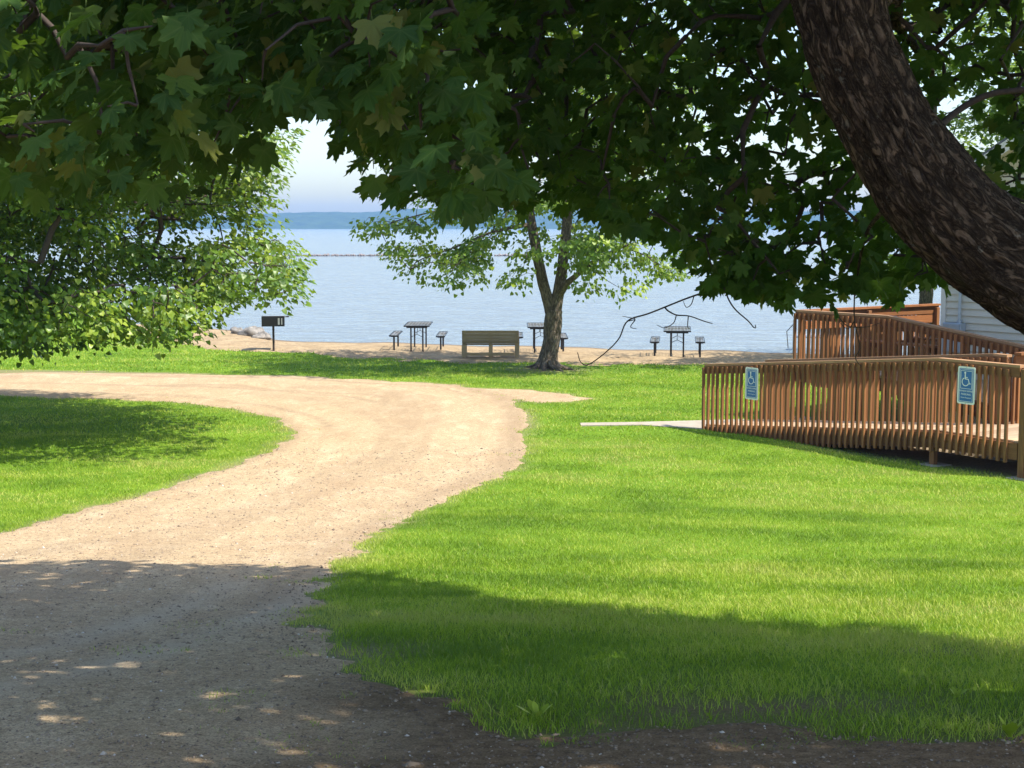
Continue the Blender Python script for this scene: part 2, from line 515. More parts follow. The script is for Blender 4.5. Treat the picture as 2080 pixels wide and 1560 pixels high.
def m_hill():
    m, nt, b, _ = new_mat('far_forest')
    n1 = noise_tex(nt, 0.05, 5, 0.65)
    c = ramp(nt, n1, [(0.3, (0.022, 0.05, 0.016)), (0.7, (0.055, 0.10, 0.03))])
    nt.links.new(c, b.inputs['Base Color']); b.inputs['Roughness'].default_value = 0.95
    bump(nt, b, n1, 1.0, 4.0)
    return m
M['hill'] = m_hill()

# ------------------------------------------------------------------ zones drawn on the ground
def densify(poly, step=0.25):
    out = []
    for i in range(len(poly)):
        a, b = np.array(poly[i]), np.array(poly[(i + 1) % len(poly)])
        n = max(1, int(np.linalg.norm(b - a) / step))
        for k in range(n): out.append(a + (b - a) * k / n)
    return np.array(out)

def sdf(poly, x, y):
    """signed distance, positive inside"""
    poly = np.asarray(poly); p = np.stack([x, y], -1)
    best = np.full(x.shape, 1e9); inside = np.zeros(x.shape, bool)
    n = len(poly)
    for i in range(n):
        a, b = poly[i], poly[(i + 1) % n]
        e = b - a
        w = p - a
        t = np.clip((w @ e) / (e @ e + 1e-12), 0, 1)
        d = np.linalg.norm(w - t[..., None] * e, axis=-1)
        best = np.minimum(best, d)
        c = ((a[1] > y) != (b[1] > y)) & (x < (b[0] - a[0]) * (y - a[1]) / (b[1] - a[1] + 1e-12) + a[0])
        inside ^= c
    return np.where(inside, best, -best)

far_edge = [(-700, 742), (-300, 746), (0, 752), (300, 757), (600, 764), (800, 775), (930, 783), (1030, 806), (1066, 838), (1064, 885), (1066, 925), (1052, 952),
            (985, 978), (905, 1010), (850, 1042), (790, 1068), (722, 1108), (665, 1152), (622, 1200), (600, 1255), (640, 1320), (740, 1372), (880, 1420), (1000, 1470),
            (1120, 1510), (1330, 1478), (1600, 1490), (1850, 1505), (2100, 1500)]
near_edge = [(0, 1080), (180, 1034), (330, 994), (460, 950), (560, 914), (600, 880), (572, 852), (480, 831), (350, 816), (150, 809), (0, 804), (-300, 800), (-700, 796)]
road = [G(*p) for p in far_edge] + [np.array([5.5, 4.2]), np.array([6.5, 1.0]), np.array([4.0, -4.0]), np.array([-9.0, -4.0]), np.array([-9.5, 8.0]), np.array([-7.6, 12.6])] + [G(*p) for p in near_edge]
ROAD = np.array(road)
SPUR = np.array([G(*p) for p in [(930, 786), (1000, 789), (1080, 792), (1150, 799), (1215, 810), (1160, 818), (1085, 818), (1020, 806), (960, 796)]])

def road_sd(x, y):
    s = sdf(ROAD, x, y)
    w = 0.16 * fbm(x * 2.2, y * 2.2, 0, 3, 21) + 0.12 * noise3(x * 7, y * 7, 0, 5)
    s2 = sdf(SPUR, x, y)
    s = np.maximum(s, s2 * 0.9 - 0.10)
    return s + w * np.clip(0.6 + (y < 16) * 0.3, 0, 1)

_beach_edge_px = [(380, 700), (430, 707), (500, 714), (560, 716), (640, 722), (720, 727), (800, 730), (900, 734), (960, 736), (1060, 736), (1150, 738), (1240, 741), (1350, 742), (1450, 742), (1620, 742), (1900, 745)]
BE = np.array([G(*p) for p in _beach_edge_px])
BE = BE[np.argsort(BE[:, 0])]

def beach_sd(x, y):
    e = np.interp(x, BE[:, 0], BE[:, 1])
    w = 0.45 * fbm(x * 0.9, y * 0.9, 0, 3, 31) + 0.22 * noise3(x * 4, y * 4, 0, 8)
    s = y - e + w
    s = np.where(x < BE[0, 0], -2.0 * (BE[0, 0] - x) + s, s)
    return s

# shadow edge of the near maple, taken on the ground
SE = np.array([G(*p) for p in [(-300, 1120), (0, 1140), (250, 1145), (500, 1152), (640, 1158), (760, 1165), (880, 1190), (1000, 1222), (1250, 1235), (1500, 1268), (1700, 1265), (1850, 1290), (2080, 1318), (2400, 1350)]])
SE = SE[np.argsort(SE[:, 0])]

# ------------------------------------------------------------------ ground sheet
def grid_axis(*spans):
    out = []
    for a, b, s in spans: out.append(np.arange(a, b, s))
    out.append([spans[-1][1]])
    return np.concatenate(out)

def grid_mesh(xs, ys):
    X, Y = np.meshgrid(xs, ys)
    nx, ny = len(xs), len(ys)
    i = (np.arange(ny - 1)[:, None] * nx + np.arange(nx - 1)[None, :])
    F = np.stack([i, i + 1, i + nx + 1, i + nx], -1).reshape(-1, 4)
    return X.ravel(), Y.ravel(), F

xs = grid_axis((-2600, -200, 200), (-200, -30, 10), (-30, 30, 0.3), (30, 200, 10), (200, 2600, 200))
ys = grid_axis((-120, -8, 8), (-8, 60, 0.3), (60, 200, 10), (200, 2500, 230))
X, Y, F = grid_mesh(xs, ys)
Z = ground_z(X, Y)
_near = (np.abs(X) < 30) & (Y > -8) & (Y < 60)
_s = np.full(len(X), -9.0); _s[_near] = road_sd(X[_near], Y[_near])
Z = Z - 0.09 * np.clip((_s - 0.25) / 0.35, 0, 1)
_b = np.full(len(X), -9.0); _b[_near] = beach_sd(X[_near], Y[_near])
Z = Z - 0.10 * np.clip((_b - 0.3) / 0.4, 0, 1) * (Y < 60)

def ramp_uv(x, y):
    dx, dy = x - RP[0], y - RP[1]
    return dx * RD[0] + dy * RD[1], dx * RN[0] + dy * RN[1]
RD = np.array([0.572, -0.820]); RD /= np.linalg.norm(RD)
RN = np.array([-RD[1], RD[0]])
RP = P(1427, 865, 25.8)[:2]

def bare_mask(x, y):
    u, v = ramp_uv(x, y)
    under = np.clip((v + 0.15) / 0.4, 0, 1) * np.clip((u - 1.2) / 1.5, 0, 1) * (v < 7)
    r = np.hypot(x - 0.86, y - 36.6)
    tree = np.clip(1.3 - r / 1.1, 0, 1) * 0.8
    s = np.full(np.shape(x), -9.0); nr = (np.abs(x) < 30) & (y > -8) & (y < 60)
    s[nr] = road_sd(x[nr], y[nr])
    edge = np.clip(1 + s / 0.18, 0, 1) * 0.7
    edge = np.maximum(edge, (1 - thin_lawn(x, y)) * (y < 13))
    return np.clip(np.maximum(np.maximum(under, tree), edge), 0, 1)

def thin_lawn(x, y):
    return np.clip((y - np.interp(x, [-3, -0.6, 0.0, 0.6, 1.4, 2.2, 4], [7.6, 7.0, 6.2, 5.6, 5.4, 5.2, 5.1])) / 2.6 + 0.5 + 0.7 * fbm(x * 1.3, y * 1.3, 0, 3, 61), 0.04, 1)

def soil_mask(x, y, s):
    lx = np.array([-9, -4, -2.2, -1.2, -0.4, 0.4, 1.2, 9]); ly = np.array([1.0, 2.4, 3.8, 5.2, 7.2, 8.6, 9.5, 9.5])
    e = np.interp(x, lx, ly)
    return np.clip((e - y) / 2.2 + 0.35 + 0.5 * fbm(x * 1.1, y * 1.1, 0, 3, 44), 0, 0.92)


ground = link('ground', mesh_np('ground', np.stack([X, Y, Z], -1), F, M['ground'], True, {'bare': bare_mask(X, Y), 'soil': soil_mask(X, Y, 0) * (Y < 14)}))
tag(ground, 'green mown lawn sloping down to the lake shore', 'lawn', kind='structure')

# gravel road: a sheet that dips under the lawn along its ragged edge
def sheet(name, mat, xs, ys, sdfun, proud, slope, keep, extra, clamp_lo=-0.05):
    X, Y, F = grid_mesh(xs, ys)
    s = sdfun(X, Y)
    ok = s > -keep
    fk = ok[F].all(1)
    F = F[fk]
    used = np.zeros(len(X), bool); used[F.ravel()] = True
    remap = np.cumsum(used) - 1
    F = remap[F]
    X, Y, s = X[used], Y[used], s[used]
    Z = ground_z(X, Y) + np.clip(s * slope, clamp_lo, proud)
    at = {k: f(X, Y, s) for k, f in extra.items()}
    if '_dz' in at: Z = Z + at.pop('_dz')
    return link(name, mesh_np(name, np.stack([X, Y, Z], -1), F, mat, True, at))

def track_mask(x, y, s):
    so = sdf(np.array(road), x, y)
    a = np.exp(-((so - 0.62 - 0.1 * noise3(x * 0.3, y * 0.3, 0, 2)) / 0.05) ** 2) * (y > 26) * (x < -0.8)
    b = 0.8 * np.clip(fbm(so * 3.4, x * 0.22, 0, 3, 9), 0, 1) * (y > 9)
    return np.clip(a + b, 0, 1)

RUTS = [np.array([G(*p) for p in q]) for q in ([(-60, 1420), (150, 1372), (300, 1328), (420, 1292), (520, 1262), (600, 1225), (680, 1165), (780, 1090)], [(-60, 1338), (120, 1310), (260, 1268), (380, 1228), (480, 1185), (580, 1130), (700, 1060)])]
def rut_mask(x, y, s):
    best = np.full(np.shape(x), 9.0)
    for q in RUTS:
        for a, b in zip(q[:-1], q[1:]):
            e = b - a; w = np.stack([x, y], -1) - a; t = np.clip((w @ e) / (e @ e), 0, 1)
            best = np.minimum(best, np.linalg.norm(w - t[..., None] * e, axis=-1))
    return np.exp(-(best / 0.16) ** 2) * np.clip(0.75 + 0.5 * fbm(x * 2, y * 2, 0, 2, 81), 0, 1) * np.clip((13.5 - y) / 3, 0, 1)

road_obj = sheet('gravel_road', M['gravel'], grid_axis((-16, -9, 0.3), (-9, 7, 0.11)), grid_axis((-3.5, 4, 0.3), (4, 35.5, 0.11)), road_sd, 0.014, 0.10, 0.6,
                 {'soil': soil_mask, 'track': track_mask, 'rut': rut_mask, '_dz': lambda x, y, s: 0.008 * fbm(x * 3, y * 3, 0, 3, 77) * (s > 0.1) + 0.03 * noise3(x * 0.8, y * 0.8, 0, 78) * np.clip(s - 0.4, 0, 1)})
tag(road_obj, 'tan gravel drive curving round to the left', 'road', kind='structure')

beach = sheet('beach', M['sand'], grid_axis((-16, 24, 0.15)), grid_axis((33, 54, 0.15)), lambda x, y: np.minimum(beach_sd(x, y), shore_y(x) + 1.6 - y),
              0.02, 0.06, 0.7, {'wet': lambda x, y, s: np.clip(1 - (shore_y(x) - y) / 0.45, 0, 1), '_dz': lambda x, y, s: 0.035 * fbm(x * 1.9, y * 1.9, 0, 3, 55) * np.clip((shore_y(x) - y) / 1.5, 0, 1)})
tag(beach, 'narrow strip of tan sand along the water', 'beach', kind='structure')

# concrete path to the foot of the ramp
mb = MB()
pa = [G(1180, 866), G(1300, 864.5), G(1432, 863)]
pb = [G(1180, 863), G(1300, 859), G(1432, 853)]
pb = [(pa[0][0], pa[0][1] + 0.35), (pb[1][0], pb[1][1]), (pb[2][0] + 0.8, pb[2][1] + 0.1)]
pa[2] = RP + RD * 0.05
L = [(*p, float(ground_z(*p)) + 0.018) for p in pa] + [(*p, float(ground_z(*p)) + 0.02) for p in pb[::-1]]
Bm = [(x, y, z - 0.12) for x, y, z in L]
n = len(L)
mb.add(L + Bm, [tuple(range(n)), tuple(range(n, 2 * n))[::-1]] + [(i, n + i, n + (i + 1) % n, (i + 1) % n) for i in range(n)])
tag(mb.build('concrete_path', M['concrete']), 'pale concrete walk leading to the foot of the wooden ramp', 'path', kind='structure')

# lake
xs = grid_axis((-2600, -200, 200), (-200, 200, 20), (200, 2600, 200)); ys = grid_axis((22, 142, 6), (142, 2490, 90))
X, Y, F = grid_mesh(xs, ys)
lake = link('lake', mesh_np('lake', np.stack([X, Y, np.full(len(X), WATER_Z)], -1), F, M['water'], True))
tag(lake, 'rippled pale blue lake water', 'lake', kind='structure')

# far wooded shore
xs = np.arange(-2200, 2201, 9.0); rows = np.linspace(0, 1, 26)
X, R = np.meshgrid(xs, rows)
ridge = 27 + 3.2 * np.sin(X / 310 + 0.9) + 2.6 * np.sin(X / 140 + 2.1) + 1.8 * noise3(X / 60, 0, 0, 90)
Zh = WATER_Z - 0.5 + ridge * np.sin(np.clip(R * 1.12, 0, 1) * math.pi / 2) ** 0.75
Zh = Zh + (R > 0.02) * (1.5 * noise3(X / 14, R * 22, 0, 91) + 0.8 * noise3(X / 6.5, R * 40, 0, 92))
Yh = 2235 + R * 230 + 14 * np.sin(X / 200)
nx = len(xs)
i = (np.arange(len(rows) - 1)[:, None] * nx + np.arange(nx - 1)[None, :])
F = np.stack([i, i + 1, i + nx + 1, i + nx], -1).reshape(-1, 4)
hill = link('far_hills', mesh_np('far_hills', np.stack([X.ravel(), Yh.ravel(), Zh.ravel()], -1), F, M['hill'], True))
tag(hill, 'low wooded hills hazy blue on the far shore', 'hills', kind='structure')

# line of low stones out in the lake
V, Fs = [], []
ico = np.array([(0, 0, 1), (.9, 0, .3), (.28, .85, .3), (-.72, .53, .3), (-.72, -.53, .3), (.28, -.85, .3), (0, 0, -.6)])
icf = np.array([(0, 1, 2), (0, 2, 3), (0, 3, 4), (0, 4, 5), (0, 5, 1), (6, 2, 1), (6, 3, 2), (6, 4, 3), (6, 5, 4), (6, 1, 5)])
k = 0
for i in range(620):
    x = rng.uniform(-42, 3); y = 186 + x * 0.05 + rng.normal(0, 0.9)
    s = rng.uniform(0.08, 0.26)
    V.append(ico * s * rng.uniform(0.7, 1.3, 3) + [x, y, WATER_Z + 0.03]); Fs.append(icf + 7 * k); k += 1
sl = link('stone_line', mesh_np('stone_line', np.vstack(V), np.vstack(Fs), mat_plain('wet_stone', (0.20, 0.17, 0.165), 0.7, 0, 0.3, 2.0)))
tag(sl, 'thin dark line of low stones breaking the surface far out in the lake', 'stones', kind='stuff')

# haze
hz = MB(); hz.box(-2700, 2700, -140, 2560, -7.5, 40)
m, nt, b, out = new_mat('air')
nt.nodes.remove(b)
pv = N(nt, 'ShaderNodeVolumePrincipled')
pv.inputs['Color'].default_value = (0.25, 0.51, 1.0, 1)
pv.inputs['Density'].default_value = 0.00027
pv.inputs['Anisotropy'].default_value = 0.0
nt.links.new(pv.outputs[0], out.inputs['Volume'])
tag(hz.build('haze', m), 'pale blue haze over the lake', 'haze', kind='stuff')

# ------------------------------------------------------------------ wooden ramp
ROT = math.atan2(RD[1], RD[0])
RAMP_L = (float(RP[0]), float(RP[1]), 0.0)
ramp_root = thing('wooden_ramp', 'red-brown stained wooden switchback ramp with baluster railings beside the house', 'ramp', RAMP_L, ROT)
U_K, U_E, U_R = 5.06, 7.4, 6.42      # end of slope, end of landing, end of outer railing
Z0, Z1, Z2 = 0.08, 0.555, 0.94       # deck heights: foot, landing, upper deck
def zd_low(u): return Z0 + (Z1 - Z0) * min(max(u / U_K, 0), 1)
def zd_up(u): return Z2 + (Z1 - Z2) * min(max((u - 1.9) / (U_K - 1.9), 0), 1)

def uz(u, v): 
    w = RP + RD * u + RN * v
    return float(ground_z(w[0], w[1]))

def sloped_board(u0, u1, v0, v1, za0, za1, th):
    m_ = MB()
    m_.hexa([(u0, v0, za0 - th), (u1, v0, za1 - th), (u1, v1, za1 - th), (u0, v1, za0 - th), (u0, v0, za0), (u1, v0, za1), (u1, v1, za1), (u0, v1, za0)])
    return m_

_bal_mesh = {}
def baluster(u, v, zb, zt, axis='u'):
    """one square baluster with a bevelled top, sharing mesh data by length"""
    h = round(zt - zb, 2)
    if h not in _bal_mesh:
        m_ = MB(); a = 0.0205
        m_.add([(-a, -a, 0), (a, -a, 0), (a, a, 0), (-a, a, 0), (-a, -a, h), (a, -a, h), (a, a, h), (-a, a, h)],
               [(3, 2, 1, 0), (4, 5, 6, 7), (0, 1, 5, 4), (1, 2, 6, 5), (2, 3, 7, 6), (3, 0, 4, 7)])
        me = bpy.data.meshes.new('baluster'); me.from_pydata(m_.v, [], m_.f); me.materials.append(M['stain']); me.update()
        _bal_mesh[h] = me
    o = bpy.data.objects.new('baluster', _bal_mesh[h]); COL.objects.link(o)
    o.parent = ramp_root
    o.location = (u + random.uniform(-.004, .004), v, zb + random.uniform(-.008, .008))
    o.rotation_euler = (random.uniform(-.006, .006), random.uniform(-.008, .008), random.uniform(-.05, .05) + (math.pi / 2 if axis == 'v' else 0))
    return o

def board(name, m_, mat, parent=None):
    return m_.build(name, mat, parent or ramp_root)

def rail_run(v, u0, u1, zf, out_sign, drop=0.31, top=1.07, bal_end=None, step=0.1185, inner=False):
    """baluster railing along u at offset v; zf gives the deck height; out_sign -1: balusters on the camera side"""
    knots = sorted(set([u0, u1] + [k for k in (1.9, U_K) if u0 < k < u1]))
    for a, b2 in zip(knots[:-1], knots[1:]):
        za, zb_ = zf(a) + top, zf(b2) + top
        w0, w1 = (0.022, 0.150) if out_sign < 0 else (-0.150, -0.022)
        board('handrail_cap', sloped_board(a, b2, v + w0, v + w1, za, zb_, 0.038), M['cap'])
        w0, w1 = (0.0225, 0.060) if out_sign < 0 else (-0.060, -0.0225)
        board('rail_board', sloped_board(a, b2, v + w0, v + w1, za - 0.04, zb_ - 0.04, 0.135), M['stain_x'])
        board('rim_joist', sloped_board(a, b2, v + w0, v + w1, zf(a) - 0.032, zf(b2) - 0.032, 0.235), M['stain_x'])
    u = u0 + 0.02
    e = bal_end if bal_end is not None else u1
    while u < e - 0.01:
        zt = zf(u) + top - 0.055
        zb_ = max(zf(u) - drop, uz(u, v) - 0.02)
        baluster(u, v, zb_, zt)
        u += step * random.uniform(0.985, 1.015)

# outer railing (camera side), inner railing, upper railing
rail_run(0.0, 0.0, U_R + 0.06, zd_low, -1, bal_end=U_R)
rail_run(1.28, 0.2, U_K + 0.25, zd_low, -1)
rail_run(2.50, -0.27, U_K + 0.25, zd_up, -1)
# far end railing of the upper deck, crossing along v, and the closing stub facing the landing
def rail_cross(u, v0, v1, z, face):
    w0, w1 = (0.022, 0.150) if face > 0 else (-0.150, -0.022)
    m_ = MB(); m_.box(u + w0 - .02, u + w1 - .02, v0, v1, z + 1.032, z + 1.07); board('handrail_cap', m_, M['stain_y'])
    m_ = MB(); m_.box(u + (0.0 if face > 0 else -0.04), u + (0.04 if face > 0 else 0.0), v0, v1, z + 0.86, z + 1.022); board('rail_board', m_, M['stain_y'])
    m_ = MB(); m_.box(u - 0.02, u + 0.018, v0, v1, z - 0.27, z - 0.035); board('rim_joist', m_, M['stain_y'])
    v = v0 + 0.06
    while v < v1:
        baluster(u - 0.03 * face, v, z - 0.25, z + 1.0, 'v'); v += 0.1185
rail_cross(-0.27, 2.62, 6.5, Z2, 1)
m_ = MB(); m_.box(-0.228, -0.19, 2.62, 6.5, Z2 + 0.70, Z2 + 0.855); board('rail_board', m_, M['stain_y'])
m_ = MB(); m_.box(-0.228, -0.19, 2.62, 6.5, Z2 + 0.875, Z2 + 1.028); board('rail_board', m_, M['stain_y'])
rail_cross(U_K + 0.26, 1.46, 2.46, Z1 + 0.03, 1)
# posts
def post(u, v, zt, w=0.089, pad=True):
    zb = uz(u, v) - 0.05
    m_ = MB(); m_.box(u - w / 2, u + w / 2, v - w / 2, v + w / 2, zb, zt, 0.004); board('post', m_, M['stain'])
    if pad:
        m_ = MB(); m_.box(u - 0.16, u + 0.2, v - 0.17, v + 0.2, zb - 0.1, zb + 0.065, 0.015); m_.build('footing', M['concrete'], ramp_root)
post(U_K - 0.1, 0.11, zd_low(U_K) - 0.05); post(U_R + 0.13, 0.06, Z1 + 1.02, 0.1)
post(2.6, 0.11, zd_low(2.6) - 0.05, pad=False)
post(0.25, 1.40, zd_low(0.2) + 1.0, pad=False); post(2.6, 1.40, zd_low(2.6) + 1.0, pad=False); post(U_K + 0.17, 1.41, Z1 + 1.0)
for u in (-0.2, 1.9, 3.5): post(u, 2.62, zd_up(u) + 1.0)
post(-0.16, 4.4, Z2 + 1.0); post(-0.16, 6.4, Z2 + 1.0); post(U_K + 0.17, 2.63, Z1 + 1.0); post(U_E - 0.1, 1.5, Z1 - 0.05)
# deck boards: the slope, the landing, the upper slope and the upper deck
_bd = {}
def deck_board(u, v0, v1, z, pitch):
    key = (round(v1 - v0, 2),)
    if key not in _bd:
        m_ = MB(); m_.box(-0.068, 0.068, 0, v1 - v0, -0.03, 0, 0.004)
        me = bpy.data.meshes.new('deck_board'); me.from_pydata(m_.v, [], m_.f); me.materials.append(M['deck']); me.update(); _bd[key] = me
    o = bpy.data.objects.new('deck_board', _bd[key]); COL.objects.link(o); o.parent = ramp_root
    o.location = (u, v0, z + random.uniform(-.002, .002)); o.rotation_euler = (0, pitch, random.uniform(-.003, .003))
u = 0.07
while u < U_K: deck_board(u, 0.062, 1.30, zd_low(u), -math.atan((Z1 - Z0) / U_K)); u += 0.142
while u < U_E: deck_board(u, 0.062, 4.10, Z1, 0); u += 0.142
u = 1.97
while u < U_K: deck_board(u, 2.562, 4.10, zd_up(u), math.atan((Z2 - Z1) / (U_K - 1.9))); u += 0.142
u = -0.18
while u < 1.55: deck_board(u, 2.562, 6.5, Z2, 0); u += 0.142
deck_board(u, 2.562, 4.10, Z2, 0); deck_board(u + .142, 2.562, 4.10, Z2, 0)
m_ = MB(); m_.box(U_R + 0.2, U_E, 0.024, 0.0595, Z1 - 0.27, Z1 - 0.033); board('rim_joist', m_, M['stain_x'])
m_ = MB(); m_.box(U_E + 0.003, U_E + 0.04, 0.024, 4.1, Z1 - 0.27, Z1 - 0.002); board('rim_joist', m_, M['stain_y'])

# picnic table of boards on the upper deck
def ramp_world(u, v, z): w = RP + RD * u + RN * v; return (float(w[0]), float(w[1]), z)
t = thing('deck_picnic_table', 'low brown wooden picnic table on the upper deck behind the railing', 'picnic table', ramp_world(0.75, 4.9, Z2), ROT)
for i in range(5):
    m_ = MB(); m_.box(-0.9, 0.9, -0.36 + i * 0.146, -0.225 + i * 0.146, 0.70, 0.738, 0.004); m_.build('tabletop_plank', M['stain_x'], t)
for s in (-1, 1):
    m_ = MB(); m_.box(-0.9, 0.9, s * 0.66 - 0.13, s * 0.66 + 0.13, 0.41, 0.448, 0.004); m_.build('seat_plank', M['stain_x'], t)
    for e in (-0.65, 0.65):
        m_ = MB(); m_.hexa([(e - .02, s * .62 - .05, 0), (e + .02, s * .62 - .05, 0), (e + .02, s * .62 + .05, 0), (e - .02, s * .62 + .05, 0),
                            (e - .02, s * .2 - .05, .70), (e + .02, s * .2 - .05, .70), (e + .02, s * .2 + .05, .70), (e - .02, s * .2 + .05, .70)])
        m_.build('leg', M['stain'], t)
for e in (-0.69, 0.69):
    m_ = MB(); m_.box(e - 0.02, e + 0.02, -0.78, 0.78, 0.30, 0.408); m_.build('cross_beam', M['stain_y'], t)

# ------------------------------------------------------------------ signs
def text_mesh(body, size, mat):
    cu = bpy.data.curves.new('txt', 'FONT'); cu.body = body; cu.size = size; cu.align_x = 'CENTER'; cu.align_y = 'CENTER'; cu.extrude = 0.0006; cu.resolution_u = 2
    cu.space_character = 1.02
    o = bpy.data.objects.new('txt', cu); COL.objects.link(o)
    dg = bpy.context.evaluated_depsgraph_get()
    me = bpy.data.meshes.new_from_object(o.evaluated_get(dg))
    bpy.data.objects.remove(o); bpy.data.curves.remove(cu)
    me.materials.clear(); me.materials.append(mat)
    me.transform(Matrix.Rotation(math.pi / 2, 4, 'X'))
    return me

def rrect(w, h, r, n=6):
    pts = []
    for cx, cz, a0 in ((w - r, -h + r, -90), (w - r, h - r, 0), (-w + r, h - r, 90), (-w + r, -h + r, 180)):
        for k in range(n + 1):
            a = math.radians(a0 + 90 * k / n); pts.append((cx + r * math.cos(a), cz + r * math.sin(a)))
    return pts

def plate(pts, y0, y1):
    m_ = MB(); n = len(pts)
    m_.add([(x, y0, z) for x, z in pts] + [(x, y1, z) for x, z in pts], [tuple(range(n)), tuple(range(n, 2 * n))[::-1]] + [(i, n + i, n + (i + 1) % n, (i + 1) % n) for i in range(n)])
    return m_

def ring_frame(w, h, r, t, y0, y1):
    m_ = MB(); a = rrect(w, h, r); b2 = rrect(w - t, h - t, max(r - t, 0.002)); n = len(a)
    vs = [(x, y0, z) for x, z in a] + [(x, y0, z) for x, z in b2] + [(x, y1, z) for x, z in a] + [(x, y1, z) for x, z in b2]
    fs = []
    for i in range(n):
        j = (i + 1) % n
        fs += [(i, j, n + j, n + i), (2 * n + i, 3 * n + i, 3 * n + j, 2 * n + j), (i, 2 * n + i, 2 * n + j, j), (n + i, n + j, 3 * n + j, 3 * n + i)]
    m_.add(vs, fs)
    return m_

def stroke(m_, pts, w, y0, y1):
    """a flat bar of width w along pts (x,z)"""
    pts = [np.array(p, float) for p in pts]
    Ls, Rs = [], []
    for i, p in enumerate(pts):
        a = pts[max(i - 1, 0)]; b2 = pts[min(i + 1, len(pts) - 1)]
        d = (b2 - a) / (np.linalg.norm(b2 - a) + 1e-9); nn = np.array([-d[1], d[0]]) * w / 2
        Ls.append(p + nn); Rs.append(p - nn)
    out_ = Ls + Rs[::-1]; n = len(pts)
    vs = [(p[0], y0, p[1]) for p in Ls] + [(p[0], y0, p[1]) for p in Rs] + [(p[0], y1, p[1]) for p in Ls] + [(p[0], y1, p[1]) for p in Rs]
    fs = []
    for i in range(n - 1):
        fs += [(i, n + i, n + i + 1, i + 1), (2 * n + i, 2 * n + i + 1, 3 * n + i + 1, 3 * n + i), (i, i + 1, 2 * n + i + 1, 2 * n + i), (n + i, 3 * n + i, 3 * n + i + 1, n + i + 1)]
    fs += [(0, 2 * n, 3 * n, n), (n - 1, 2 * n - 1, 4 * n - 1, 3 * n - 1)]
    m_.add(vs, fs)

def handicap_sign(u, zc, label, tilt):
    t = thing('parking_sign', label, 'sign', ramp_world(u, -0.024, zc), ROT, 'blue accessible parking signs on the ramp railing')
    t.rotation_euler = (0, tilt, ROT)
    plate(rrect(0.153, 0.272, 0.03), -0.003, 0).build('plate', M['sign_white'], t)
    bl = plate(rrect(0.127, 0.245, 0.018), -0.0045, -0.0032).build('blue_panel', M['sign_blue'], t)
    ring_frame(0.117, 0.235, 0.012, 0.006, -0.006, -0.0048).build('border_line', M['sign_white'], t)
    f = ring_frame(0.100, 0.131, 0.004, 0.006, -0.006, -0.0048); f.v = [(x, y, z + 0.082) for x, y, z in f.v]
    f.build('symbol_frame', M['sign_white'], t)
    s = MB(); y0, y1 = -0.0062, -0.0048
    cx, cz = -0.006, 0.082
    s.add([(cx - 0.018 + 0.0165 * math.cos(a), y0, cz + 0.100 + 0.0165 * math.sin(a)) for a in np.linspace(0, 2 * math.pi, 16, endpoint=False)], [tuple(range(16))])
    stroke(s, [(cx - 0.016, cz + 0.088), (cx - 0.017, cz + 0.012)], 0.017, y0, y1)
    stroke(s, [(cx - 0.017, cz + 0.055), (cx - 0.015, cz + 0.036), (cx + 0.028, cz + 0.034)], 0.011, y0 - .0003, y1)
    stroke(s, [(cx - 0.017, cz + 0.012), (cx + 0.040, cz + 0.010), (cx + 0.062, cz - 0.058), (cx + 0.084, cz - 0.052)], 0.014, y0 - .0006, y1)
    arc = [(cx - 0.008 + 0.058 * math.cos(a), cz - 0.030 + 0.058 * math.sin(a)) for a in np.linspace(math.radians(118), math.radians(340), 26)]
    stroke(s, arc, 0.012, y0 - .0009, y1)
    s.build('wheelchair_symbol', M['sign_white'], t)
    for body, size, z in (('HANDICAPPED', 0.0355, -0.083), ('PARKING', 0.040, -0.130), ('Permit Required', 0.0255, -0.178)):
        link('lettering', text_mesh(body, size, M['sign_white']), None, t, (0, -0.0052, z))
    for z in (0.26, -0.26):
        b_ = MB(); b_.tube([(0, -0.0032, z), (0, -0.008, z)], [0.006, 0.005], 8); b_.build('bolt', M['dockmetal'], t)
    return t
handicap_sign(1.235, 0.915, 'blue and white wheelchair parking sign nearer the foot of the ramp', 0.0)
handicap_sign(5.62, 1.27, 'blue and white wheelchair parking sign on the landing railing at right', 0.01)

